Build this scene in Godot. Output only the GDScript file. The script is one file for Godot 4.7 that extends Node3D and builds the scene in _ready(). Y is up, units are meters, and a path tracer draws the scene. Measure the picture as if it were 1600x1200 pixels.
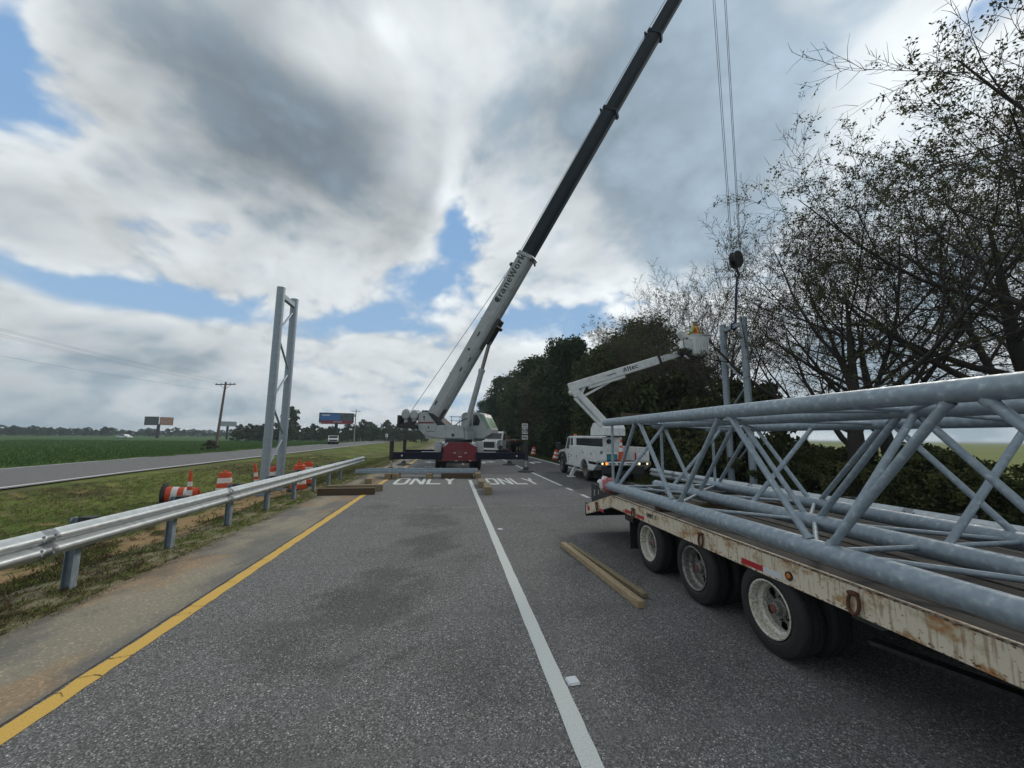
extends Node3D
# A closed highway lane with a truck crane, a bucket truck and a trailer loaded with a galvanized sign truss.
# World: x right, y up, -z down the road; the lens is 1.9 m above the asphalt at x = 0, z = 0.

class MB:
	var v := PackedVector3Array()
	var n := PackedVector3Array()
	var uv := PackedVector2Array()
	var c := PackedColorArray()
	var ix := PackedInt32Array()
	var col := Color(1, 1, 1)

	func p(a: Vector3, nn: Vector3, t := Vector2.ZERO) -> int:
		v.append(a); n.append(nn); uv.append(t); c.append(col)
		return v.size() - 1

	func t3(a: int, b: int, d: int) -> void:
		var g := (v[b] - v[a]).cross(v[d] - v[a])
		if g.dot(n[a] + n[b] + n[d]) > 0.0:
			ix.append(a); ix.append(d); ix.append(b)
		else:
			ix.append(a); ix.append(b); ix.append(d)

	func quad(a: Vector3, b: Vector3, d: Vector3, e: Vector3, nn: Vector3, u0 := Vector2.ZERO, u1 := Vector2.ZERO, u2 := Vector2.ZERO, u3 := Vector2.ZERO) -> void:
		var i := p(a, nn, u0); p(b, nn, u1); p(d, nn, u2); p(e, nn, u3)
		t3(i, i + 1, i + 2); t3(i, i + 2, i + 3)

	# a box with chamfered edges
	func box(t: Transform3D, s: Vector3, bev := 0.0) -> void:
		var h := s * 0.5
		var b := minf(bev, minf(h.x, minf(h.y, h.z)) * 0.9)
		var ax := [Vector3.RIGHT, Vector3.UP, Vector3.BACK]
		for k in 3:
			var w: Vector3 = ax[k]; var e: Vector3 = ax[(k + 1) % 3]; var f: Vector3 = ax[(k + 2) % 3]
			var he := h[(k + 1) % 3] - b; var hf := h[(k + 2) % 3] - b
			for sg in [-1.0, 1.0]:
				var o: Vector3 = w * h[k] * sg
				quad(t * (o - e * he - f * hf), t * (o + e * he - f * hf), t * (o + e * he + f * hf), t * (o - e * he + f * hf), (t.basis * (w * sg)).normalized())
			if b > 0.0:
				for s1 in [-1.0, 1.0]:
					for s2 in [-1.0, 1.0]:
						var hw := h[k] - b
						var q1: Vector3 = e * h[(k + 1) % 3] * s1 + f * hf * s2
						var q2: Vector3 = e * he * s1 + f * h[(k + 2) % 3] * s2
						quad(t * (q1 - w * hw), t * (q1 + w * hw), t * (q2 + w * hw), t * (q2 - w * hw), (t.basis * (e * s1 + f * s2)).normalized())
		if b > 0.0:
			for sx in [-1.0, 1.0]:
				for sy in [-1.0, 1.0]:
					for sz in [-1.0, 1.0]:
						var nn := (t.basis * Vector3(sx, sy, sz)).normalized()
						var i := p(t * Vector3(sx * h.x, sy * (h.y - b), sz * (h.z - b)), nn)
						p(t * Vector3(sx * (h.x - b), sy * h.y, sz * (h.z - b)), nn)
						p(t * Vector3(sx * (h.x - b), sy * (h.y - b), sz * h.z), nn)
						t3(i, i + 1, i + 2)

	func bx(a: Vector3, b: Vector3, bev := 0.0) -> void:
		box(Transform3D(Basis(), (a + b) * 0.5), (b - a).abs(), bev)

	# a beam of rectangular section from a to b; up gives the section's height direction
	func beam(a: Vector3, b: Vector3, w: float, hgt: float, up := Vector3.UP, bev := 0.0) -> void:
		var z := (b - a).normalized()
		if absf(z.dot(up)) > 0.98:
			up = Vector3.RIGHT
		var x := up.cross(z).normalized()
		box(Transform3D(Basis(x, z.cross(x), z), (a + b) * 0.5), Vector3(w, hgt, (b - a).length()), bev)

	func tube(pts: Array, rad: Array, sides := 8, caps := true) -> void:
		var m := pts.size()
		var d: Vector3 = (pts[1] - pts[0]).normalized()
		var x := d.cross(Vector3.UP if absf(d.y) < 0.9 else Vector3.RIGHT).normalized()
		var first := v.size()
		for i in m:
			var dd: Vector3 = (pts[mini(i + 1, m - 1)] - pts[maxi(i - 1, 0)]).normalized()
			x = (x - dd * x.dot(dd)).normalized()
			var y := dd.cross(x)
			for k in sides:
				var a := TAU * k / sides
				var q := x * cos(a) + y * sin(a)
				p(pts[i] + q * rad[i], q)
		for i in m - 1:
			for k in sides:
				var k2 := (k + 1) % sides
				var a := first + i * sides + k; var b := first + i * sides + k2
				t3(a, b, b + sides); t3(a, b + sides, a + sides)
		if caps:
			for e in [0, m - 1]:
				var dd: Vector3 = (pts[1] - pts[0]).normalized() * -1.0 if e == 0 else (pts[m - 1] - pts[m - 2]).normalized()
				var ci := p(pts[e], dd)
				for k in sides:
					p(v[first + e * sides + k], dd)
				for k in sides:
					t3(ci, ci + 1 + k, ci + 1 + (k + 1) % sides)

	func rod(a: Vector3, b: Vector3, r: float, sides := 12, r2 := -1.0) -> void:
		tube([a, b], [r, r if r2 < 0.0 else r2], sides)

	# profile points are (radius, height along the transform's y axis)
	func lathe(t: Transform3D, prof: Array, sides := 24) -> void:
		for i in prof.size() - 1:
			var a: Vector2 = prof[i]; var b: Vector2 = prof[i + 1]
			var e := b - a
			if e.length() < 1e-6: continue
			var pn := Vector2(e.y, -e.x).normalized()
			var first := v.size()
			for k in sides + 1:
				var an := TAU * k / sides
				var cs := cos(an); var sn := sin(an)
				var nn := (t.basis * Vector3(cs * pn.x, pn.y, sn * pn.x)).normalized()
				var u := float(k) / sides
				p(t * Vector3(cs * a.x, a.y, sn * a.x), nn, Vector2(u, float(i)))
				p(t * Vector3(cs * b.x, b.y, sn * b.x), nn, Vector2(u, float(i + 1)))
			for k in sides:
				var q := first + k * 2
				t3(q, q + 1, q + 3); t3(q, q + 3, q + 2)

	# outline in the transform's xy plane, thickness along its z
	func prism(t: Transform3D, poly: PackedVector2Array, depth: float) -> void:
		var tri := Geometry2D.triangulate_polygon(poly)
		for s in [-1.0, 1.0]:
			var nn: Vector3 = (t.basis.z * s).normalized()
			var f := v.size()
			for q in poly:
				p(t * Vector3(q.x, q.y, s * depth * 0.5), nn)
			for i in range(0, tri.size(), 3):
				t3(f + tri[i], f + tri[i + 1], f + tri[i + 2])
		var area := 0.0
		for i in poly.size():
			var a := poly[i]; var b := poly[(i + 1) % poly.size()]
			area += a.x * b.y - b.x * a.y
		for i in poly.size():
			var a := poly[i]; var b := poly[(i + 1) % poly.size()]
			var nn2 := Vector2(b.y - a.y, a.x - b.x).normalized() * signf(area)
			quad(t * Vector3(a.x, a.y, -depth * 0.5), t * Vector3(b.x, b.y, -depth * 0.5), t * Vector3(b.x, b.y, depth * 0.5), t * Vector3(a.x, a.y, depth * 0.5), (t.basis * Vector3(nn2.x, nn2.y, 0)).normalized())

	# a strip profile (offset points in the plane of a and b's cross-section) swept straight, with thickness
	func strip(a: Vector3, b: Vector3, xa: Vector3, ya: Vector3, prof: Array, th: float) -> void:
		var m := prof.size()
		var nr := []
		for i in m:
			var e: Vector2 = prof[mini(i + 1, m - 1)] - prof[maxi(i - 1, 0)]
			nr.append(Vector2(e.y, -e.x).normalized())
		for s in [1.0, -1.0]:
			var f := v.size()
			for i in m:
				var q: Vector2 = prof[i] + nr[i] * th * 0.5 * s
				var nn: Vector3 = (xa * nr[i].x + ya * nr[i].y).normalized() * s
				p(a + xa * q.x + ya * q.y, nn); p(b + xa * q.x + ya * q.y, nn)
			for i in m - 1:
				t3(f + i * 2, f + i * 2 + 1, f + i * 2 + 3); t3(f + i * 2, f + i * 2 + 3, f + i * 2 + 2)

	func leaf(o: Vector3, x: Vector3, y: Vector3) -> void:
		var nn := x.cross(y).normalized()
		var i := p(o, nn); p(o + y * 0.5 + x * 0.5, nn); p(o + y, nn); p(o + y * 0.5 - x * 0.5, nn)
		t3(i, i + 1, i + 2); t3(i, i + 2, i + 3)

	func commit(use_c := false, use_uv := false) -> ArrayMesh:
		var a := []
		a.resize(Mesh.ARRAY_MAX)
		a[Mesh.ARRAY_VERTEX] = v; a[Mesh.ARRAY_NORMAL] = n; a[Mesh.ARRAY_INDEX] = ix
		if use_c: a[Mesh.ARRAY_COLOR] = c
		if use_uv: a[Mesh.ARRAY_TEX_UV] = uv
		var m := ArrayMesh.new()
		m.add_surface_from_arrays(Mesh.PRIMITIVE_TRIANGLES, a)
		return m

var M := {}
var taken := {}

func numbered(called: String) -> String:
	if not taken.has(called):
		taken[called] = 0
		return called
	taken[called] += 1
	return "%s_%03d" % [called, taken[called]]

func tag(o: Node3D, label: String, category: String, group := "", kind := "") -> Node3D:
	if label: o.set_meta("label", label)
	if category: o.set_meta("category", category)
	if group: o.set_meta("group", group)
	if kind: o.set_meta("kind", kind)
	return o

func thing(called: String, label: String, category: String, at := Vector3.ZERO, turn := 0.0, group := "") -> Node3D:
	var o := Node3D.new()
	o.name = numbered(called)
	add_child(o)
	o.position = at; o.rotation.y = turn
	tag(o, label, category, group)
	return o

func mi(parent: Node, called: String, mesh: Mesh, m: Material) -> MeshInstance3D:
	var o := MeshInstance3D.new()
	o.mesh = mesh
	o.material_override = m
	if parent == self:
		o.name = numbered(called)
		add_child(o)
	else:
		o.name = called
		parent.add_child(o, true)
	return o

func part(parent: Node, called: String, b: MB, m: Material, use_c := false, use_uv := false) -> MeshInstance3D:
	return mi(parent, called, b.commit(use_c, use_uv), m)

func structure(o: Node3D, label := "") -> Node3D:
	o.set_meta("kind", "structure")
	if label: o.set_meta("label", label)
	return o

func copy_of(o: Node3D, at: Vector3, turn := 0.0, label := "", sc := 1.0) -> Node3D:
	var r: Node3D = o.duplicate()
	r.name = numbered(String(o.name).split("_0")[0])
	add_child(r)
	r.position = at; r.rotation = Vector3(0, turn, 0); r.scale = Vector3.ONE * sc
	if label: r.set_meta("label", label)
	return r

func at(x: float, y: float, z: float) -> Transform3D:
	return Transform3D(Basis(), Vector3(x, y, z))

func lin(r: float, g: float, b: float, a := 1.0) -> Color:
	var c := Color(r, g, b).linear_to_srgb()
	c.a = a
	return c

func mat(col: Color, rough := 0.6, metal := 0.0, tex: Texture2D = null, tile := 1.0) -> StandardMaterial3D:
	var m := StandardMaterial3D.new()
	m.albedo_color = col
	m.roughness = rough
	m.metallic = metal
	if tex:
		m.albedo_texture = tex
		m.uv1_triplanar = true
		m.uv1_scale = Vector3.ONE / tile
	return m

func ntex(size: int, sd: int, freq: float, ramp: Array, kind := FastNoiseLite.TYPE_SIMPLEX_SMOOTH, oct := 4, norm := 0.0, cell := 0) -> NoiseTexture2D:
	var f := FastNoiseLite.new()
	f.seed = sd; f.noise_type = kind; f.frequency = freq
	f.fractal_octaves = oct
	f.fractal_type = FastNoiseLite.FRACTAL_FBM if oct > 1 else FastNoiseLite.FRACTAL_NONE
	if kind == FastNoiseLite.TYPE_CELLULAR:
		f.cellular_return_type = cell
	var t := NoiseTexture2D.new()
	t.width = size; t.height = size
	t.seamless = true
	t.noise = f
	if norm > 0.0:
		t.as_normal_map = true
		t.bump_strength = norm
	elif ramp:
		var g := Gradient.new()
		var offs := PackedFloat32Array(); var cols := PackedColorArray()
		for q in ramp:
			offs.append(q[0]); cols.append(q[1])
		g.offsets = offs; g.colors = cols
		t.color_ramp = g
	return t

func grey(a: float, al := 1.0) -> Color:
	return Color(a, a, a, al)

func text(parent: Node, called: String, s: String, h: float, m: Material, t: Transform3D, wide := 1.0, bold := true) -> MeshInstance3D:
	var f := SystemFont.new()
	f.font_names = PackedStringArray(["Droid Sans"])
	f.font_weight = 700 if bold else 400
	var tm := TextMesh.new()
	tm.text = s
	tm.font = f
	tm.font_size = 32
	tm.pixel_size = h / 23.0
	tm.depth = 0.004
	var o := mi(parent, called, tm, m)
	o.transform = t * Transform3D(Basis.from_scale(Vector3(wide, 1, 1)), Vector3.ZERO)
	return o

# a line of print too small to read in the photograph: one flat strip of ink
func print_strip(parent: Node, called: String, w: float, h: float, m: Material, t: Transform3D) -> void:
	var b := MB.new()
	b.box(t, Vector3(w, h, 0.004))
	part(parent, called, b, m)

const YAW := 8.41463
const PITCH := 7.50527
const ROLL := 0.6
const FPX := 630.0

func cam_basis() -> Basis:
	return Basis(Vector3.UP, -deg_to_rad(YAW)) * Basis(Vector3.RIGHT, deg_to_rad(PITCH)) * Basis(Vector3.BACK, deg_to_rad(ROLL))

# direction of a photograph pixel (1600 x 1200)
func ray(px: float, py: float) -> Vector3:
	return (cam_basis() * Vector3((px - 800.0) / FPX, -(py - 600.0) / FPX, -1.0)).normalized()

func make_sky() -> ImageTexture:
	var W := 2048; var H := 1024
	var im := Image.create(W, H, false, Image.FORMAT_RGBF)
	var n1 := FastNoiseLite.new(); n1.seed = 11; n1.frequency = 0.9; n1.fractal_octaves = 7; n1.fractal_gain = 0.55; n1.noise_type = FastNoiseLite.TYPE_SIMPLEX_SMOOTH
	n1.domain_warp_enabled = false
	var n2 := FastNoiseLite.new(); n2.seed = 5; n2.frequency = 3.2; n2.fractal_octaves = 6; n2.fractal_gain = 0.58; n2.noise_type = FastNoiseLite.TYPE_SIMPLEX_SMOOTH
	var n3 := FastNoiseLite.new(); n3.seed = 23; n3.frequency = 0.8; n3.fractal_octaves = 3
	# cloud masses and gaps read off the photograph: px, py, radius x, radius y (pixels), change of cloud depth
	var blobs := [
		[8, 100, 32, 105, -0.85], [70, 215, 50, 40, -0.4], [110, 435, 130, 20, -0.6], [300, 478, 120, 22, -0.5], [640, 240, 40, 70, -0.3], [290, 330, 60, 60, -0.25],
		[705, 290, 26, 80, -0.6], [705, 390, 36, 50, -0.55], [612, 45, 30, 30, -0.34], [870, 515, 120, 36, -0.85], [690, 470, 50, 40, -0.3], [560, 505, 90, 22, -0.4],
		[400, 190, 260, 130, 0.36], [220, 50, 200, 100, 0.26], [590, 320, 150, 90, 0.3], [330, 300, 90, 60, 0.15], [1000, 330, 190, 130, 0.42], [1180, 190, 70, 110, 0.38], [920, 180, 130, 120, 0.26], [1120, 350, 120, 90, 0.36],
		[505, 75, 75, 50, -0.42], [750, 90, 110, 90, -0.3], [640, 160, 50, 60, -0.2], [600, 440, 90, 40, -0.3], [1330, 140, 150, 130, -0.22], [1200, 330, 60, 60, -0.15],
		[80, 330, 160, 80, -0.1], [60, 520, 130, 60, -0.2], [200, 420, 40, 30, -0.2], [450, 640, 120, 30, -0.12], [720, 620, 160, 60, -0.18], [850, 590, 110, 40, -0.2], [1480, 60, 60, 30, -0.4], [240, 580, 160, 40, 0.1]]
	var bl := []
	for b in blobs:
		var d := ray(b[0], b[1])
		var az := atan2(d.x, -d.z); var el := asin(d.y)
		var dx := ray(b[0] + b[2], b[1]).angle_to(d); var dy := ray(b[0], b[1] - b[3]).angle_to(d)
		bl.append([az, el, 1.0 / maxf(dx, 0.02), 1.0 / maxf(dy, 0.02), b[4], cos(el)])
	var sun := ray(1290, 190)
	var n4 := FastNoiseLite.new(); n4.seed = 31; n4.frequency = 3.4; n4.fractal_octaves = 6; n4.fractal_gain = 0.6; n4.fractal_type = FastNoiseLite.FRACTAL_RIDGED; n4.noise_type = FastNoiseLite.TYPE_SIMPLEX_SMOOTH
	for y in H / 2 + 8:
		var el := PI * 0.5 - PI * (y + 0.5) / H
		var row := bl.filter(func(b: Array) -> bool: return absf((el - b[1]) * b[3]) < 2.6)
		for x in W:
			var az := wrapf(TAU * (x + 0.5) / W, -PI, PI)
			var ce := cos(el); var se := maxf(sin(el), 0.0)
			var d := Vector3(sin(az) * ce, se, -cos(az) * ce)
			var k := 1.0 / (se + 0.38)
			var q := Vector3(d.x * k, se * 0.6, d.z * k)
			var w1 := n3.get_noise_3d(q.x, 3.0, q.z); var w2 := n3.get_noise_3d(q.x, 9.0, q.z)
			q += Vector3(w1, 0, w2) * 0.16
			var f := n1.get_noise_3d(q.x, q.y, q.z)
			var det := n2.get_noise_3d(q.x + 0.1, 1.0, q.z)
			var fine := -n4.get_noise_3d(q.x, 5.0 + se * 1.2, q.z)
			var dep := 0.69 + f * 1.0
			if absf(az) < 1.9:
				var wa := az + w1 * 0.05 + det * 0.045 + fine * 0.012
				var we := el + w2 * 0.05 + f * 0.05 + fine * 0.012
				for b in row:
					var da: float = absf(wa - b[0]) * b[5] * b[2]
					if da > 2.2: continue
					var de: float = (we - b[1]) * b[3]
					var r2 := da * da + de * de
					if r2 < 5.0:
						dep += b[4] * exp(-r2 * 0.8)
			dep += 0.08 * (1.0 - smoothstep(0.0, 0.5, se))
			# clear air
			var t := pow(1.0 - se, 2.5)
			var col := Vector3(0.165, 0.315, 0.56).lerp(Vector3(0.35, 0.49, 0.62), t)
			# cloud: thin edges pass the light, deep bases are grey
			var cov := smoothstep(-0.08, 0.36, dep + det * 0.36 + fine * 0.32)
			var thick := smoothstep(0.36, 1.22, dep + det * 0.46 + fine * 0.30)
			var ns := maxf(d.dot(sun), 0.0)
			var glow := pow(ns, 6.0)
			var lit := Vector3(0.70, 0.74, 0.76) * (0.92 + 0.40 * glow + det * 0.30 + fine * 0.26)
			var base := Vector3(0.185, 0.235, 0.282) * (1.0 + 0.85 * glow + det * 0.5 + fine * 0.36)
			var low := 1.0 - smoothstep(0.0, 0.33, se)
			lit = lit.lerp(Vector3(0.60, 0.66, 0.70), low * 0.35)
			base = base.lerp(Vector3(0.30, 0.38, 0.44), low * 0.75)
			col = col.lerp(lit.lerp(base, thick), cov)
			im.set_pixel(x, y, Color(col.x, col.y, col.z))
	var g := Color(0.16, 0.17, 0.15)
	im.fill_rect(Rect2i(0, H / 2 + 8, W, H / 2 - 8), g)
	return ImageTexture.create_from_image(im)

func gy(x: float, z: float) -> float:
	# height of the open ground beside the road
	if x > -4.0 and x < 7.9:
		return -0.045
	var k := [[-60, -0.12], [-27, -0.1], [-24.5, -0.05], [-14.0, -0.05], [-12.5, -0.26], [-9.5, -0.5], [-7.6, -0.42], [-6.0, -0.24], [-5.0, -0.06], [-4.0, -0.012], [7.9, -0.012], [8.6, -0.1], [11.5, -0.5], [16, -0.62], [24, -0.4], [34, -0.1], [60, -0.1]]
	if x <= k[0][0]: return -0.12
	for i in k.size() - 1:
		if x < k[i + 1][0]:
			var t: float = (x - k[i][0]) / (k[i + 1][0] - k[i][0])
			return lerpf(k[i][1], k[i + 1][1], t * t * (3.0 - 2.0 * t))
	return -0.1

var nz := FastNoiseLite.new()

func noise(x: float, z: float, f: float, s := 0.0) -> float:
	return nz.get_noise_3d(x * f, s * 17.3, z * f)

func mix3(a: Color, b: Color, t: float) -> Color:
	return a.lerp(b, clampf(t, 0.0, 1.0))

func make_materials() -> void:
	var C := FastNoiseLite.TYPE_CELLULAR
	# asphalt: stones of differing grey in a dark binder
	var a := StandardMaterial3D.new()
	a.vertex_color_use_as_albedo = true
	a.albedo_texture = ntex(2048, 3, 0.105, [[0.0, grey(0.285)], [0.35, grey(0.37)], [0.6, grey(0.43)], [0.82, Color(0.49, 0.495, 0.50)], [0.95, Color(0.58, 0.58, 0.575)], [1.0, Color(0.80, 0.80, 0.78)]], C, 1, 0.0, FastNoiseLite.RETURN_CELL_VALUE)
	a.normal_enabled = true
	a.normal_texture = ntex(2048, 3, 0.105, [], C, 1, 7.0, FastNoiseLite.RETURN_DISTANCE)
	a.normal_scale = 0.75
	a.roughness = 0.8
	a.metallic_specular = 0.42
	a.uv1_triplanar = true; a.uv1_world_triplanar = true; a.uv1_scale = Vector3.ONE / 1.9
	M.asphalt = a
	var sh: StandardMaterial3D = a.duplicate()
	sh.albedo_texture = ntex(1024, 8, 0.11, [[0.0, grey(0.535)], [0.5, grey(0.565)], [0.9, grey(0.60)], [1.0, Color(0.72, 0.70, 0.67)]], C, 1, 0.0, FastNoiseLite.RETURN_CELL_VALUE)
	sh.normal_scale = 0.3
	sh.roughness = 0.92
	M.shoulder = sh
	var g := StandardMaterial3D.new()
	g.vertex_color_use_as_albedo = true
	g.albedo_texture = ntex(1024, 21, 0.03, [[0.15, grey(0.62)], [0.5, grey(0.9)], [0.8, Color(1, 0.99, 0.9)]], FastNoiseLite.TYPE_SIMPLEX_SMOOTH, 6)
	g.normal_enabled = true
	g.normal_texture = ntex(1024, 22, 0.045, [], FastNoiseLite.TYPE_SIMPLEX_SMOOTH, 5, 9.0)
	g.uv1_triplanar = true; g.uv1_world_triplanar = true; g.uv1_scale = Vector3.ONE / 1.7
	g.roughness = 0.95
	g.metallic_specular = 0.25
	M.ground = g
	var pw := ntex(1024, 31, 0.05, [[0.12, grey(0.68)], [0.24, grey(0.92)], [0.6, grey(0.97)], [1.0, grey(1.0)]], FastNoiseLite.TYPE_SIMPLEX_SMOOTH, 6)
	M.white_paint = mat(lin(0.60, 0.64, 0.62), 0.7, 0.0, pw, 0.9)
	M.yellow_paint = mat(lin(0.66, 0.42, 0.085), 0.7, 0.0, pw, 0.9)
	M.seal = mat(lin(0.34, 0.35, 0.34), 0.8)
	M.crack = mat(lin(0.05, 0.045, 0.04), 0.9)
	# galvanized steel: cloudy zinc bloom over a blue grey
	var zt := ntex(1024, 41, 0.010, [[0.1, Color(0.69, 0.725, 0.76)], [0.45, Color(0.735, 0.77, 0.80)], [0.68, Color(0.775, 0.81, 0.83)], [0.82, Color(0.87, 0.90, 0.91)], [0.96, Color(1.0, 1.0, 1.0)]], FastNoiseLite.TYPE_SIMPLEX_SMOOTH, 6)
	var zr := ntex(512, 42, 0.02, [[0.2, grey(0.42)], [0.8, grey(0.62)]], FastNoiseLite.TYPE_SIMPLEX_SMOOTH, 5)
	var zinc := mat(lin(0.55, 0.60, 0.64), 1.0, 0.3, zt, 0.8)
	zinc.roughness_texture = zr
	zinc.uv1_triplanar_sharpness = 4.0
	M.zinc = zinc
	var zb := ntex(1024, 43, 0.008, [[0.2, grey(0.86)], [0.5, grey(0.92)], [0.85, grey(0.99)]], FastNoiseLite.TYPE_SIMPLEX_SMOOTH, 6)
	var rail := mat(lin(0.52, 0.57, 0.60), 0.95, 0.5, zb, 1.4)
	rail.roughness_texture = zr
	M.rail = rail
	M.post_zinc = mat(lin(0.40, 0.445, 0.48), 0.65, 0.3, zt, 1.6)
	# timber
	var grain := ntex(1024, 51, 0.01, [[0.1, Color(0.42, 0.33, 0.25)], [0.3, Color(0.62, 0.53, 0.42)], [0.5, Color(0.76, 0.68, 0.56)], [0.65, Color(0.68, 0.59, 0.47)], [0.9, Color(0.50, 0.41, 0.32)]], FastNoiseLite.TYPE_SIMPLEX_SMOOTH, 5)
	var w := mat(lin(0.80, 0.82, 0.80), 0.8, 0.0, grain, 1.0)
	w.uv1_scale = Vector3(9.0, 9.0, 0.45)
	M.lumber = w
	var w2: StandardMaterial3D = w.duplicate(); w2.albedo_color = lin(0.17, 0.15, 0.125); w2.uv1_scale = Vector3(0.55, 7.0, 7.0)
	M.old_timber_x = w2
	var w3: StandardMaterial3D = w.duplicate(); w3.albedo_color = lin(0.50, 0.54, 0.50)
	M.old_timber_z = w3
	var dk := ntex(1024, 53, 0.02, [[0.1, Color(0.11, 0.105, 0.10)], [0.4, Color(0.21, 0.205, 0.195)], [0.62, Color(0.30, 0.29, 0.27)], [0.9, Color(0.47, 0.45, 0.41)]], FastNoiseLite.TYPE_SIMPLEX_SMOOTH, 6)
	M.deck = []
	for k in 4:
		var d := mat(grey([0.74, 0.52, 0.82, 0.62][k]), 0.82, 0.0, dk, 1.0)
		d.uv1_scale = Vector3(8.0, 8.0, 0.3)
		d.uv1_offset = Vector3(0.31 * k, 0.17 * k, 0.43 * k)
		M.deck.append(d)
	# trailer paint: chalky cream with rust through it
	var im := Image.create(2048, 64, false, Image.FORMAT_RGB8)
	var f1 := FastNoiseLite.new(); f1.seed = 7; f1.frequency = 0.012; f1.fractal_octaves = 5
	var f2 := FastNoiseLite.new(); f2.seed = 9; f2.frequency = 0.07; f2.fractal_octaves = 4
	for y in 64:
		var vv := y / 63.0
		for x in 2048:
			var e := f1.get_noise_2d(x * 0.8, y * 1.4) + 0.35 * f2.get_noise_2d(x, y)
			var chip := f2.get_noise_2d(x * 0.9 + 500.0, y * 1.6)
			var c := Color(0.86, 0.82, 0.74).lerp(Color(0.74, 0.68, 0.57), smoothstep(-0.1, 0.45, e))
			var edge := smoothstep(0.62, 1.0, vv) * 0.26 + smoothstep(0.2, 0.0, vv) * 0.16
			c = c.lerp(Color(0.66, 0.47, 0.29), smoothstep(0.22, 0.75, e + edge * 1.0))
			c = c.lerp(Color(0.36, 0.19, 0.12), smoothstep(0.55, 0.63, chip + edge * 0.95))
			var st := f2.get_noise_2d(x * 1.6 + 90.0, y * 0.12)
			c = c.lerp(Color(0.56, 0.46, 0.36), smoothstep(0.12, 0.45, st) * 0.55)
			im.set_pixel(x, y, c)
	var cr := StandardMaterial3D.new()
	cr.albedo_texture = ImageTexture.create_from_image(im)
	cr.albedo_color = grey(0.97)
	cr.roughness = 0.62
	M.cream = cr
	var rt := ntex(512, 61, 0.04, [[0.2, Color(0.24, 0.15, 0.12)], [0.5, Color(0.37, 0.24, 0.18)], [0.8, Color(0.50, 0.34, 0.25)]], FastNoiseLite.TYPE_SIMPLEX_SMOOTH, 5)
	M.rust = mat(grey(1.0), 0.85, 0.2, rt, 0.3)
	M.rubber = mat(lin(0.022, 0.023, 0.024), 0.78, 0.0, ntex(512, 62, 0.03, [[0.2, grey(0.75)], [0.8, grey(1.0)]]), 0.4)
	M.black = mat(lin(0.018, 0.019, 0.021), 0.6)
	M.dark_steel = mat(lin(0.045, 0.047, 0.05), 0.6, 0.3, ntex(512, 63, 0.03, [[0.2, grey(0.6)], [0.8, grey(1.0)]]), 0.8)
	M.navy = mat(lin(0.012, 0.015, 0.028), 0.5)
	M.navy.metallic_specular = 0.25
	var dirt := ntex(512, 64, 0.009, [[0.1, Color(0.90, 0.89, 0.87)], [0.4, Color(0.965, 0.965, 0.96)], [0.8, grey(1.0)]], FastNoiseLite.TYPE_SIMPLEX_SMOOTH, 6)
	M.white = mat(lin(0.70, 0.73, 0.75), 0.38, 0.0, dirt, 1.6)
	M.crane_white = mat(lin(0.37, 0.40, 0.42), 0.42, 0.0, dirt, 2.4)
	M.boom_dark = mat(lin(0.016, 0.024, 0.034), 0.45, 0.0, dirt, 3.0)
	M.boom_dark.metallic_specular = 0.3
	M.red = mat(lin(0.17, 0.013, 0.02), 0.45, 0.0, dirt, 1.5)
	M.rim_white = mat(lin(0.66, 0.66, 0.62), 0.5, 0.0, ntex(512, 65, 0.02, [[0.2, Color(0.6, 0.56, 0.48)], [0.45, Color(0.9, 0.88, 0.84)], [0.8, grey(1.0)]], FastNoiseLite.TYPE_SIMPLEX_SMOOTH, 6), 0.35)
	M.rim_grey = mat(lin(0.36, 0.35, 0.33), 0.5, 0.5, ntex(512, 66, 0.02, [[0.2, grey(0.5)], [0.45, grey(0.8)], [0.8, grey(1.0)]], FastNoiseLite.TYPE_SIMPLEX_SMOOTH, 6), 0.35)
	M.rim_dirty = mat(lin(0.30, 0.30, 0.275), 0.7, 0.1, ntex(512, 68, 0.03, [[0.2, Color(0.4, 0.38, 0.34)], [0.5, grey(0.8)], [0.8, grey(1.0)]], FastNoiseLite.TYPE_SIMPLEX_SMOOTH, 6), 0.25)
	M.chrome = mat(lin(0.6, 0.6, 0.6), 0.3, 0.9)
	M.hub = mat(lin(0.16, 0.05, 0.04), 0.7)
	M.tape_red = mat(lin(0.40, 0.015, 0.03), 0.35)
	M.tape_white = mat(lin(0.60, 0.64, 0.68), 0.4)
	var am := mat(lin(0.55, 0.16, 0.02), 0.25)
	M.amber = am
	var aml := mat(lin(0.9, 0.4, 0.05), 0.3)
	aml.emission_enabled = true; aml.emission = Color(1.0, 0.55, 0.12); aml.emission_energy_multiplier = 1.1
	M.amber_lit = aml
	var wl := mat(lin(0.9, 0.85, 0.7), 0.3)
	wl.emission_enabled = true; wl.emission = Color(1.0, 0.9, 0.66); wl.emission_energy_multiplier = 1.0
	M.white_lit = wl
	M.letters = mat(lin(0.02, 0.021, 0.024), 0.5)
	M.letters_grey = mat(lin(0.16, 0.17, 0.18), 0.5)
	M.orange = mat(lin(0.62, 0.075, 0.018), 0.55, 0.0, dirt, 0.8)
	M.stripe = mat(lin(0.74, 0.74, 0.72), 0.5, 0.0, dirt, 0.5)
	var gl := mat(lin(0.03, 0.035, 0.04), 0.05)
	M.dark_glass = gl
	var cg := StandardMaterial3D.new()
	cg.transparency = BaseMaterial3D.TRANSPARENCY_ALPHA
	cg.albedo_color = Color(0.30, 0.60, 0.36, 0.45)
	cg.roughness = 0.05
	M.green_glass = cg
	M.blue = mat(lin(0.014, 0.03, 0.085), 0.8)
	M.teal = mat(lin(0.02, 0.22, 0.25), 0.5)
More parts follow.
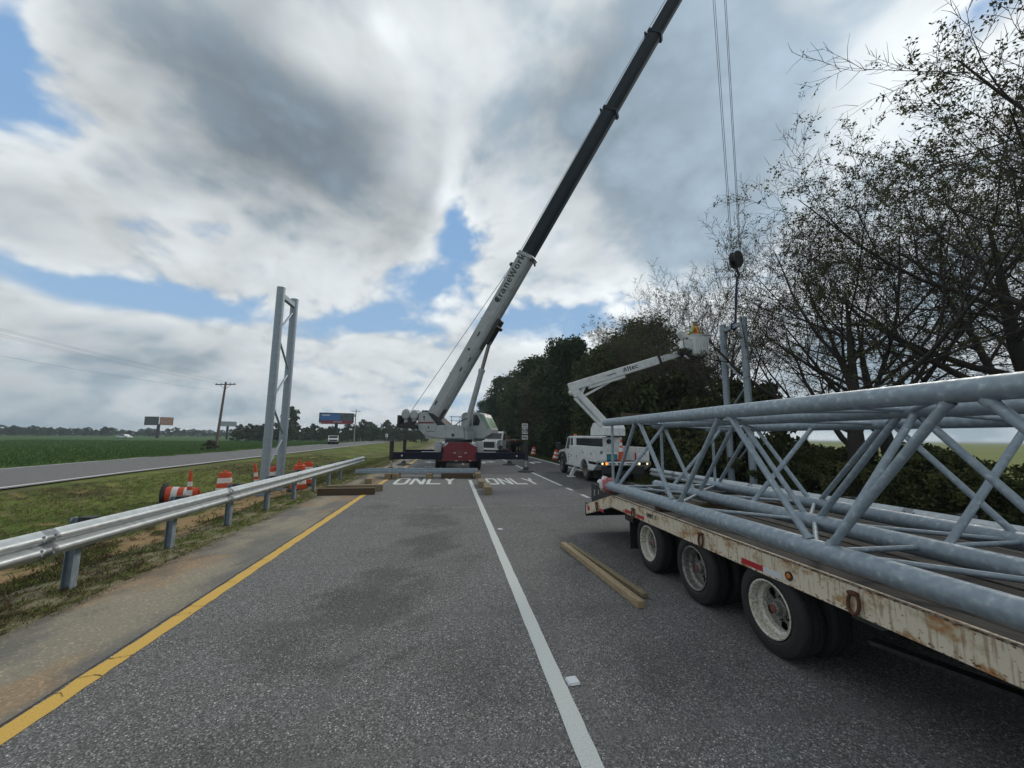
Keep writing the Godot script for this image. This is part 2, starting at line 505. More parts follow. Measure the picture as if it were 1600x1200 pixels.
	M.cloth_white = mat(lin(0.68, 0.67, 0.69), 0.9)
	M.cloth_red = mat(lin(0.46, 0.14, 0.15), 0.9)
	M.rope = mat(lin(0.20, 0.22, 0.24), 0.5, 0.4)
	M.wire = mat(lin(0.14, 0.155, 0.17), 0.6)
	M.bark = mat(lin(0.085, 0.075, 0.064), 0.95, 0.0, ntex(512, 71, 0.03, [[0.2, grey(0.5)], [0.5, grey(0.8)], [0.8, grey(1.0)]], FastNoiseLite.TYPE_SIMPLEX_SMOOTH, 5), 0.8)
	M.pole_wood = mat(lin(0.15, 0.125, 0.10), 0.9)
	for q in [["leaf", 0.5], ["leaf_dark", 0.3], ["grass", 0.5]]:
		var lf := StandardMaterial3D.new()
		lf.vertex_color_use_as_albedo = true
		lf.roughness = 0.75
		lf.metallic_specular = 0.3
		lf.backlight_enabled = true
		lf.backlight = grey(q[1])
		M[q[0]] = lf
	var pv := StandardMaterial3D.new()
	pv.vertex_color_use_as_albedo = true
	pv.roughness = 0.8
	M.person = pv

# a flat sheet over a list of x and z lines; colour(x, z) and height(x, z) are callables
func sheet(xs: Array, zs: Array, height: Callable, colour: Callable) -> ArrayMesh:
	var b := MB.new()
	var nx := xs.size()
	for z in zs:
		for x in xs:
			b.col = colour.call(x, z)
			var e := 0.15
			var hx: float = height.call(x + e, z) - height.call(x - e, z)
			var hz: float = height.call(x, z + e) - height.call(x, z - e)
			b.p(Vector3(x, height.call(x, z), z), Vector3(-hx, 2.0 * e, -hz).normalized())
	for j in zs.size() - 1:
		for i in nx - 1:
			var a := j * nx + i
			b.t3(a, a + 1, a + nx + 1); b.t3(a, a + nx + 1, a + nx)
	return b.commit(true)

func span(a: float, b: float, st: float) -> Array:
	var o := []
	var m := maxi(1, int(round((b - a) / st)))
	for i in m:
		o.append(lerpf(a, b, float(i) / m))
	return o

func sand_at(x: float, z: float) -> float:
	var s := 0.0
	for q in [[-6.9, -16.3, 2.0, 2.2], [-6.4, -12.6, 0.9, 3.2], [-7.2, -7.0, 1.3, 1.3], [-5.7, -9.2, 0.5, 1.5], [-9.2, -6.6, 1.0, 0.7], [13.4, -17.0, 2.0, 2.5]]:
		var dx: float = (x - q[0]) / q[2]; var dz: float = (z - q[1]) / q[3]
		s = maxf(s, 1.25 - sqrt(dx * dx + dz * dz))
	return smoothstep(0.15, 0.5, s + 0.55 * noise(x, z, 1.1, 4.0) + 0.3 * noise(x, z, 4.0, 5.0))

func ground_colour(x: float, z: float) -> Color:
	var n1 := noise(x, z, 0.12, 1.0); var n2 := noise(x, z, 0.5, 2.0); var n3 := noise(x, z, 2.2, 3.0)
	if x < -25.0 + n2:
		var c := mix3(Color(0.066, 0.135, 0.042), Color(0.092, 0.168, 0.054), 0.5 + n1 + 0.5 * n3)
		return mix3(c, Color(0.10, 0.13, 0.06), smoothstep(0.2, 0.6, noise(x * 0.25, z, 0.03, 9.0)) * 0.5)
	if x > 30.0:
		return mix3(Color(0.16, 0.21, 0.05), Color(0.22, 0.25, 0.08), 0.5 + n1)
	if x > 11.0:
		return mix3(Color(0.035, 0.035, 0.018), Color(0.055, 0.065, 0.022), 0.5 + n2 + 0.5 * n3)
	var gr := mix3(Color(0.12, 0.17, 0.042), Color(0.20, 0.245, 0.066), 0.5 + n2 + 0.3 * n3)
	gr = mix3(gr, Color(0.10, 0.082, 0.055), smoothstep(0.02, 0.4, n1 + 0.6 * n3 + 0.08) * 0.55)
	if x > -5.6 and x < -3.6:
		gr = mix3(gr, Color(0.30, 0.27, 0.185), smoothstep(-0.3, 0.15, n3 * 0.9 + noise(x, z * 0.6, 5.0, 6.0) * 0.6))
	return mix3(gr, Color(0.40, 0.275, 0.150), sand_at(x, z))

func asphalt_colour(x: float, z: float) -> Color:
	var b := 0.98 + 0.16 * noise(x, z * 0.3, 0.5, 1.0) + 0.20 * noise(x, z, 1.1, 2.0) + 0.10 * noise(x, z, 3.5, 6.0)
	# darker, greasy wheel tracks and spill stains with ragged outlines
	var s := 0.0
	for q in [[-0.9, -5.2, 0.75, 1.6, 0.34], [-0.35, -7.6, 0.6, 1.0, 0.30], [-1.4, -4.2, 0.5, 0.7, 0.25], [0.35, -6.4, 0.3, 0.7, 0.22], [-0.5, -10.0, 0.7, 1.6, 0.25], [-1.9, -12.2, 0.4, 1.0, 0.2], [2.6, -6.8, 0.8, 1.6, 0.2], [1.9, -3.4, 0.8, 0.8, 0.16], [0.2, -3.6, 0.4, 0.7, 0.2], [-1.2, -3.0, 0.5, 0.5, 0.2]]:
		var dx: float = (x - q[0]) / q[2]; var dz: float = (z - q[1]) / q[3]
		var d: float = 1.0 - sqrt(dx * dx + dz * dz) + 0.75 * noise(x, z, 1.3, 3.0) + 0.4 * noise(x, z, 4.5, 8.0)
		s = maxf(s, smoothstep(0.1, 0.45, d) * q[4] * 1.1)
	b *= 1.0 - s
	for w in [-1.75, 0.0, 1.85, 3.55]:
		b *= 1.0 - 0.07 * exp(-pow((x - w) / 0.32, 2.0)) * (0.6 + noise(x, z, 0.6, 7.0))
	var c := Color(b * 1.02, b * 1.0, b * 0.985)
	# beyond the old seam the lanes are a paler, older surface; the turn lane is newer and darker
	if x > 4.45:
		c = c * 0.62
	elif z < -11.9 + 0.35 * noise(x, z, 0.7, 5.0):
		c = mix3(c * 1.22, Color(1.04, 1.04, 1.02), 0.35)
	return Color(c.r, c.g, c.b)

func shoulder_colour(x: float, z: float) -> Color:
	var t := (x + 4.1) / 1.3
	var n1 := noise(x, z * 0.35, 0.9, 11.0); var n2 := noise(x, z, 3.0, 12.0)
	var c := mix3(Color(0.46, 0.46, 0.44), Color(0.62, 0.60, 0.52), 0.5 + n2 * 0.7)
	var mid := 1.0 - absf(t - 0.45) * 2.0
	c = mix3(c, Color(0.98, 0.88, 0.66), smoothstep(-0.1, 0.6, n1 + mid * 0.5 + n2 * 0.35) * 0.85)
	c = mix3(c, Color(1.05, 0.72, 0.42), smoothstep(0.12, 0.5, noise(x, z * 0.5, 0.8, 13.0) + 0.3 * n2) * 0.7)
	return mix3(c, Color(0.40, 0.36, 0.27), smoothstep(0.25, 0.0, t + 0.3 * n2) * 0.6)

func stripe(parent: Node, called: String, x: float, w: float, z0: float, z1: float, m: Material, sd: int, rag := 0.008) -> void:
	var b := MB.new()
	var rng := RandomNumberGenerator.new(); rng.seed = sd
	var st := 0.12 if z0 > -16.0 else 1.0
	var k := maxi(1, int(absf(z1 - z0) / st))
	k = mini(k, 260)
	for i in k + 1:
		var z := lerpf(z0, z1, float(i) / k)
		b.p(Vector3(x - w * 0.5 + rng.randf_range(-rag, rag), 0.004, z), Vector3.UP)
		b.p(Vector3(x + w * 0.5 + rng.randf_range(-rag, rag), 0.004, z), Vector3.UP)
		if i > 0:
			var a := (i - 1) * 2
			b.t3(a, a + 1, a + 3); b.t3(a, a + 3, a + 2)
	part(parent, called, b, m)

func flat_poly(b: MB, pts: Array, y := 0.004) -> void:
	var pl := PackedVector2Array(pts)
	var tri := Geometry2D.triangulate_polygon(pl)
	var f := b.v.size()
	for q in pl:
		b.p(Vector3(q.x, y, q.y), Vector3.UP)
	for i in range(0, tri.size(), 3):
		b.t3(f + tri[i], f + tri[i + 1], f + tri[i + 2])

func only_word(parent: Node, x0: float, x1: float, z0: float, z1: float) -> void:
	# z0 is the foot of the letters (nearer), z1 their head
	var lw := (x1 - x0) / 4.45
	var s := lw * 0.24
	var bz := (z1 - z0) * 0.15
	for k in 4:
		var b := MB.new()
		var l := x0 + k * lw * 1.15; var r := l + lw
		match k:
			0:
				var c := s * 0.7
				flat_poly(b, [Vector2(l + c, z0), Vector2(l, z0 + bz), Vector2(l, z1 - bz), Vector2(l + c, z1), Vector2(l + s + c * 0.4, z1 - bz), Vector2(l + s, z1 - bz * 1.5), Vector2(l + s, z0 + bz * 1.5), Vector2(l + s + c * 0.4, z0 + bz)])
				flat_poly(b, [Vector2(r - c, z0), Vector2(r, z0 + bz), Vector2(r, z1 - bz), Vector2(r - c, z1), Vector2(r - s - c * 0.4, z1 - bz), Vector2(r - s, z1 - bz * 1.5), Vector2(r - s, z0 + bz * 1.5), Vector2(r - s - c * 0.4, z0 + bz)])
				flat_poly(b, [Vector2(l + c, z0), Vector2(r - c, z0), Vector2(r - s - c * 0.4, z0 + bz), Vector2(l + s + c * 0.4, z0 + bz)])
				flat_poly(b, [Vector2(l + c, z1), Vector2(r - c, z1), Vector2(r - s - c * 0.4, z1 - bz), Vector2(l + s + c * 0.4, z1 - bz)])
			1:
				flat_poly(b, [Vector2(l, z0), Vector2(l + s, z0), Vector2(l + s, z0 + (z1 - z0) * 0.68), Vector2(r - s, z0), Vector2(r, z0), Vector2(r, z1), Vector2(r - s, z1), Vector2(r - s, z1 - (z1 - z0) * 0.68), Vector2(l + s, z1), Vector2(l, z1)])
			2:
				flat_poly(b, [Vector2(l, z0), Vector2(r, z0), Vector2(r, z0 + bz), Vector2(l + s, z0 + bz), Vector2(l + s, z1), Vector2(l, z1)])
			3:
				var m := (l + r) * 0.5; var zm := z0 + (z1 - z0) * 0.45
				flat_poly(b, [Vector2(m - s * 0.5, z0), Vector2(m + s * 0.5, z0), Vector2(m + s * 0.5, zm), Vector2(r, z1), Vector2(r - s, z1), Vector2(m, zm + (z1 - z0) * 0.22), Vector2(l + s, z1), Vector2(l, z1), Vector2(m - s * 0.5, zm)])
		part(parent, "painted_letter", b, M.white_paint)

func make_setting() -> void:
	nz.seed = 77; nz.frequency = 1.0; nz.fractal_octaves = 3
	var far_x := [-700.0, -500.0, -350.0, -240.0, -170.0, -120.0, -90.0, -70.0, -55.0, -45.0, -38.0, -33.0, -30.0, -28.0]
	var xs := far_x + span(-26.5, -14.0, 0.6) + span(-14.0, -3.9, 0.2) + [-3.6, 0.0, 4.0, 7.5] + span(7.85, 14.0, 0.5) + span(14.0, 36.0, 1.5) + [38.0, 45.0, 55.0, 70.0, 90.0, 120.0, 170.0, 240.0, 350.0, 500.0, 700.0]
	var zs := []
	zs = [60.0, 30.0, 12.0, 5.0]
	for i in 145: zs.append(2.0 - i * 0.22)
	for i in 40: zs.append(-30.5 - i * 1.2)
	zs += [-82.0, -88.0, -96.0, -105.0, -120.0, -140.0, -165.0, -200.0, -250.0, -320.0, -420.0, -560.0, -760.0, -1100.0]
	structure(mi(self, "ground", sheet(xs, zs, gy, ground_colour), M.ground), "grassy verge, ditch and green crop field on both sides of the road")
	var flat := func(_x: float, _z: float) -> float: return 0.0
	var rz := [40.0, 20.0, 8.0]
	for i in 220: rz.append(3.0 - i * 0.2)
	for i in 30: rz.append(-41.5 - i * 2.0)
	rz += [-110.0, -130.0, -160.0, -200.0, -260.0, -340.0, -460.0, -640.0]
	var road := structure(mi(self, "road", sheet(span(-2.86, 7.94, 0.2) + [7.94], rz, flat, asphalt_colour), M.asphalt), "grey asphalt highway with three lanes")
	structure(mi(self, "road_shoulder", sheet(span(-4.12, -2.86, 0.1) + [-2.86], rz, flat, shoulder_colour), M.shoulder), "sandy paved shoulder left of the yellow line")
	# the frontage road beyond the ditch
	var fb := MB.new()
	var pth := [[20.0, -13.6, -20.4], [0.0, -14.2, -21.4], [-16.0, -14.75, -22.4], [-22.6, -15.4, -22.9], [-36.0, -16.0, -24.4], [-62.0, -17.0, -26.4], [-114.0, -18.6, -27.8], [-178.0, -20.5, -29.0], [-300.0, -26.0, -36.0], [-500.0, -50.0, -62.0]]
	for i in pth.size():
		var q: Array = pth[i]
		for k in 7:
			var x := lerpf(q[1], q[2], k / 6.0)
			var c := 1.25 + 0.12 * noise(x, q[0], 0.4, 3.0) + (0.12 if k in [1, 2, 4, 5] else 0.0)
			fb.col = Color(c, c, c * 1.02)
			fb.p(Vector3(x, 0.006, q[0]), Vector3.UP)
		if i > 0:
			for k in 6:
				var a := (i - 1) * 7 + k
				fb.t3(a, a + 1, a + 8); fb.t3(a, a + 8, a + 7)
	var front := structure(part(self, "frontage_road", fb, M.asphalt, true), "pale two lane road beyond the grassy median")
	for e in [[0.045, 0.022, M.stripe], [0.955, 0.018, M.stripe]]:
		var eb := MB.new()
		for i in pth.size():
			var q: Array = pth[i]
			for s in [-1.0, 1.0]:
				eb.p(Vector3(lerpf(q[1], q[2], e[0] + s * e[1] * 0.5), 0.011, q[0]), Vector3.UP)
			if i > 0:
				var a := (i - 1) * 2
				eb.t3(a, a + 1, a + 3); eb.t3(a, a + 3, a + 2)
		part(front, "edge_line", eb, e[2])
	# painted lines
	stripe(road, "joint_crack", -2.845, 0.018, 3.0, -13.0, M.crack, 9, 0.007)
	stripe(road, "yellow_line", -2.74, 0.155, 3.0, -13.0, M.yellow_paint, 1)
	stripe(road, "yellow_line", -2.74, 0.155, -13.0, -300.0, M.yellow_paint, 2)
	stripe(road, "lane_line", 0.87, 0.135, 3.0, -18.3, M.white_paint, 3, 0.003)
	stripe(road, "lane_line", 4.40, 0.13, -16.0, -300.0, M.white_paint, 4)
	for z in [-15.3, -13.5, -11.7, -9.9, -8.1, -6.3, -4.5]:
		stripe(road, "lane_dash", 4.41, 0.13, z, z + 0.75, M.white_paint, 5, 0.003)
	stripe(road, "edge_line", 7.62, 0.13, 3.0, -300.0, M.white_paint, 6)
	for z in [-31.0, -43.0, -55.0, -67.0]:
		stripe(road, "lane_dash", 0.87, 0.13, z, z + 3.0, M.white_paint, 7)
	only_word(road, -2.28, 0.28, -16.75, -19.25)
	only_word(road, 1.55, 3.72, -16.55, -18.95)
	# cracks across the yellow line
	var crng := RandomNumberGenerator.new(); crng.seed = 40
	var kb := MB.new()
	var cz := 0.0
	while cz > -12.0:
		cz -= crng.randf_range(0.18, 0.9)
		var x0 := -2.815; var zz := cz
		var x1 := crng.randf_range(-2.76, -2.66)
		while x0 < x1:
			var nx2 := x0 + crng.randf_range(0.02, 0.05); var nz2 := zz + crng.randf_range(-0.025, 0.03)
			var w := crng.randf_range(0.003, 0.009)
			flat_poly(kb, [Vector2(x0, zz), Vector2(nx2, nz2), Vector2(nx2, nz2 - w), Vector2(x0, zz - w)], 0.0075)
			x0 = nx2; zz = nz2
	part(road, "crack", kb, M.crack)
	# turn arrows further on
	for q in [[-0.9, -29.0, -1.0], [2.4, -29.5, 1.0], [6.0, -29.2, 1.0], [-0.9, -44.0, -1.0], [2.4, -44.0, 1.0], [6.0, -44.0, 1.0]]:
		var b := MB.new()
		var x: float = q[0]; var z: float = q[1]; var s: float = q[2]
		flat_poly(b, [Vector2(x - 0.1 * s, z), Vector2(x + 0.12 * s, z), Vector2(x + 0.12 * s, z - 1.3), Vector2(x + 0.55 * s, z - 1.6), Vector2(x + 0.55 * s, z - 1.05), Vector2(x + 1.05 * s, z - 1.9), Vector2(x + 0.55 * s, z - 2.7), Vector2(x + 0.55 * s, z - 2.15), Vector2(x + 0.1 * s, z - 1.95), Vector2(x - 0.1 * s, z - 1.6)])
		part(road, "painted_arrow", b, M.white_paint)
	# the pale wandering seam across both lanes
	var rng := RandomNumberGenerator.new(); rng.seed = 12
	var sb := MB.new()
	var px := -2.3; var pz := -12.75
	while px < 4.3:
		var qx := px + rng.randf_range(0.06, 0.2)
		var qz := lerpf(-12.7, -11.35, smoothstep(-2.3, -0.4, qx)) + rng.randf_range(-0.1, 0.1) - 0.05 * qx
		if rng.randf() < 0.72:
			var w := rng.randf_range(0.015, 0.035)
			flat_poly(sb, [Vector2(px, pz), Vector2(qx, qz), Vector2(qx, qz - w), Vector2(px, pz - w)])
		px = qx; pz = qz
	part(road, "seam", sb, M.seal)
	# raised pavement markers
	for q in [[1.0, -3.33], [1.06, -8.6], [1.06, -26.0]]:
		var t := thing("pavement_marker", "small white raised pavement marker stuck to asphalt beside white lane line", "road marker", Vector3(q[0], 0.0, q[1]), 0.12, "raised markers along the white lane line")
		var b := MB.new()
		b.prism(Transform3D(Basis(), Vector3(0, 0.001, 0)), PackedVector2Array([Vector2(-0.05, 0), Vector2(0.05, 0), Vector2(0.045, 0.012), Vector2(0.035, 0.018), Vector2(-0.035, 0.018), Vector2(-0.045, 0.012)]), 0.09)
		part(t, "body", b, M.tape_white)
		var b2 := MB.new()
		b2.box(Transform3D(Basis(Vector3.RIGHT, -0.9), Vector3(0, 0.0115, 0.047)), Vector3(0.07, 0.018, 0.004))
		part(t, "lens", b2, M.stripe)

func scatter_grass() -> void:
	var rng := RandomNumberGenerator.new(); rng.seed = 4
	var b := MB.new()
	for k in 9:
		var a := rng.randf() * TAU
		var o := Vector3(cos(a), 0, sin(a)) * rng.randf_range(0.0, 0.05)
		var lean := Vector3(cos(a + rng.randf_range(-1, 1)), 0, sin(a + rng.randf_range(-1, 1))) * rng.randf_range(0.02, 0.09)
		var h := rng.randf_range(0.5, 1.0) * 0.1
		var side := Vector3(-sin(a), 0, cos(a)) * 0.0045
		var nn := (Vector3(cos(a), 0.6, sin(a))).normalized()
		var mid := o + Vector3(0, h * 0.6, 0) + lean * 0.4
		var i := b.p(o - side, nn); b.p(o + side, nn); b.p(mid + side * 0.8, nn); b.p(mid - side * 0.8, nn); b.p(o + Vector3(0, h, 0) + lean, nn)
		b.t3(i, i + 1, i + 2); b.t3(i, i + 2, i + 3); b.t3(i + 3, i + 2, i + 4)
	var tuft := b.commit(true)
	var xf := []; var cols := []
	var want := 52000
	for i in want:
		var z := 1.0 - pow(rng.randf(), 1.7) * 46.0
		var x := rng.randf_range(-13.9, -4.02)
		if rng.randf() < 0.42: x = -4.02 - pow(rng.randf(), 1.5) * 2.6
		var n := noise(x, z, 2.2, 3.0) * 0.9 + noise(x, z * 0.6, 5.0, 6.0) * 0.6
		if x > -5.6 and n > 0.12 and rng.randf() < 0.72: continue
		if sand_at(x, z) > 0.35 and rng.randf() < 0.93: continue
		var s := rng.randf_range(0.45, 1.0) * (1.0 if x < -5.5 else 0.62)
		if absf(x + 4.1) < 0.25: s *= 0.75
		var bs := Basis(Vector3.UP, rng.randf() * TAU).scaled(Vector3(s * 1.6, s * rng.randf_range(0.6, 1.2), s * 1.6))
		xf.append(Transform3D(bs, Vector3(x, gy(x, z) - 0.004, z)))
		var c := mix3(Color(0.18, 0.26, 0.06), Color(0.32, 0.38, 0.11), rng.randf())
		if rng.randf() < 0.26: c = Color(0.38, 0.33, 0.20)
		if noise(x, z, 0.12, 1.0) + 0.6 * noise(x, z, 2.2, 3.0) > 0.1 and rng.randf() < 0.6: c = mix3(Color(0.16, 0.12, 0.08), Color(0.24, 0.19, 0.11), rng.randf())
		cols.append(c)
	tag(multi("verge_grass", tuft, xf, cols), "short patchy grass growing along the shoulder and the ditch", "grass", "", "stuff")
	xf = []; cols = []
	for i in 42000:
		var z := -14.0 - pow(rng.randf(), 1.6) * 110.0
		var e := 0.7 * noise(0.0, z, 0.3, 2.0)
		var x := lerpf(-22.9, -28.2, smoothstep(-16.0, -130.0, z)) - 0.6 - pow(rng.randf(), 1.6) * (18.0 + absf(z) * 0.5) + e
		var s := rng.randf_range(2.2, 4.2)
		var bs := Basis(Vector3.UP, rng.randf() * TAU).scaled(Vector3(s * 1.3, s * rng.randf_range(0.6, 1.0), s * 1.3))
		xf.append(Transform3D(bs, Vector3(x, gy(x, z) - 0.01, z)))
		cols.append(mix3(Color(0.085, 0.18, 0.052), Color(0.14, 0.25, 0.075), rng.randf()))
	tag(multi("field_crop", tuft, xf, cols), "dark green young crop covering the field beyond the frontage road", "crop", "", "stuff")
	xf = []; cols = []
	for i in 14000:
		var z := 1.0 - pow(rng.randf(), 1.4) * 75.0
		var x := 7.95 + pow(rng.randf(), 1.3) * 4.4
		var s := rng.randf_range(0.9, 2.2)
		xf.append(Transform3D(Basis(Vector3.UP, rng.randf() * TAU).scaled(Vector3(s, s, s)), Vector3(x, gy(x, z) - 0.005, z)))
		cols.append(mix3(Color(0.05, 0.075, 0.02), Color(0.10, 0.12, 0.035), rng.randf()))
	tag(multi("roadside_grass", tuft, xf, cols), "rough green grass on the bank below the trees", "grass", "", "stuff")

func multi(called: String, mesh: Mesh, xf: Array, cols: Array) -> MultiMeshInstance3D:
	var mm := MultiMesh.new()
	mm.transform_format = MultiMesh.TRANSFORM_3D
	mm.use_colors = true
	mm.mesh = mesh
	mm.instance_count = xf.size()
	for i in xf.size():
		mm.set_instance_transform(i, xf[i])
		mm.set_instance_color(i, cols[i])
	var o := MultiMeshInstance3D.new()
	o.name = numbered(called)
	o.multimesh = mm
	o.material_override = M.grass
	add_child(o)
	return o

func wbeam_profile() -> Array:
	# (towards the road, height) of a W shaped guardrail beam
	return [Vector2(0.0, 0.0), Vector2(0.012, 0.012), Vector2(0.03, 0.03), Vector2(0.062, 0.05), Vector2(0.076, 0.066), Vector2(0.08, 0.084), Vector2(0.076, 0.102), Vector2(0.06, 0.118), Vector2(0.022, 0.138), Vector2(0.006, 0.148), Vector2(0.002, 0.156), Vector2(0.006, 0.164), Vector2(0.022, 0.174), Vector2(0.06, 0.194), Vector2(0.076, 0.21), Vector2(0.08, 0.228), Vector2(0.076, 0.246), Vector2(0.062, 0.262), Vector2(0.03, 0.282), Vector2(0.012, 0.30), Vector2(0.0, 0.312)]

func guardrail(called: String, label: String, x: float, side: float, zs: Array, top: float, z0: float, z1: float, flare: float) -> void:
	# side is +1 when the road lies towards +x
	var t := thing(called, label, "guardrail", Vector3(x, 0, (z0 + z1) * 0.5))
	var o := t.position
	var prof := wbeam_profile()
	var fx := func(z: float) -> float: return flare * maxf(0.0, (-z - 15.0)) / 10.0
	# beam lengths that lap one another
	var z := z0
	while z > z1 + 0.01:
		var e := maxf(z - 3.81, z1)
		var b := MB.new()
		var lap := 0.16 if e > z1 + 0.01 else 0.0
		b.strip(Vector3(fx.call(z), top - 0.312, z) - Vector3(0, 0, o.z), Vector3(fx.call(e), top - 0.312, e - lap) - Vector3(0, 0, o.z), Vector3(side, 0, 0), Vector3.UP, prof, 0.005)
		var bm := part(t, "rail_beam", b, M.rail)
		if lap > 0.0:
			var bb := MB.new()
			for h in [0.055, 0.105, 0.205, 0.255]:
				for dz in [0.04, -0.1]:
					bb.lathe(Transform3D(Basis(Vector3.BACK, -side * PI * 0.5), Vector3(side * 0.077 + fx.call(e), top - 0.312 + h, e + dz - o.z)), [Vector2(0.016, 0.0), Vector2(0.012, 0.01), Vector2(0.0, 0.012)], 8)
			part(bm, "bolt_row", bb, M.post_zinc)
		z = e
	for q in zs:
		var b := MB.new()
		var f: float = fx.call(q)
		var gh := gy(x - side * 0.2, q) - 0.02
		# I section steel post
		for s in [-1.0, 1.0]:
			b.bx(Vector3(f - side * 0.2 - 0.05 * s - 0.004, gh, q - 0.05 - o.z), Vector3(f - side * 0.2 - 0.05 * s + 0.004, top + 0.02, q + 0.05 - o.z))
		b.bx(Vector3(f - side * 0.2 - 0.046, gh, q - 0.004 - o.z), Vector3(f - side * 0.2 + 0.046, top + 0.015, q + 0.004 - o.z))
		var p := part(t, "post", b, M.post_zinc)
		var b2 := MB.new()
		b2.bx(Vector3(f - side * 0.145, top - 0.33, q - 0.075 - o.z), Vector3(f - side * 0.004, top + 0.028, q + 0.075 - o.z), 0.006)
		part(p, "offset_block", b2, M.dark_steel)

func leg_pair(label: String, x: float, z0: float, z1: float, top: float, base: float, flip: float) -> void:
	var t := thing("sign_structure_upright", label, "steel upright", Vector3(x, base, (z0 + z1) * 0.5))
	var h := top - base; var dz := (z0 - z1) * 0.5
	for s in [1.0, -1.0]:
		var b := MB.new()
		b.tube([Vector3(0, -0.05, dz * s), Vector3(0, h, dz * s)], [0.152, 0.152], 28)
		var pt := part(t, "post", b, M.zinc)
		var fb := MB.new()
		fb.lathe(at(0, 0.0, dz * s), [Vector2(0.0, 0.05), Vector2(0.27, 0.05), Vector2(0.27, 0.0), Vector2(0.0, 0.0)], 24)
		for k in 8:
			fb.rod(Vector3(cos(k * PI / 4) * 0.22, 0.05, dz * s + sin(k * PI / 4) * 0.22), Vector3(cos(k * PI / 4) * 0.22, 0.12, dz * s + sin(k * PI / 4) * 0.22), 0.018, 6)
		part(pt, "base_plate", fb, M.post_zinc)
		var cb := MB.new()
		cb.lathe(at(0, h, dz * s), [Vector2(0.156, -0.01), Vector2(0.156, 0.008), Vector2(0.0, 0.012)], 24)
		part(pt, "cap", cb, M.zinc)
	var b3 := MB.new()
	b3.beam(Vector3(0, h - 0.28, dz - 0.13), Vector3(0, h - 0.28, -dz + 0.13), 0.16, 0.2, Vector3.UP, 0.01)
	part(t, "cross_beam", b3, M.zinc)
	var y := h - 0.55
	var s := flip
	while y > 1.1:
		var b := MB.new()
		b.rod(Vector3(0, y, dz * s * 0.94), Vector3(0, y - 1.22, -dz * s * 0.94), 0.042, 12)
		part(t, "brace", b, M.zinc)
		y -= 1.34
		s = -s

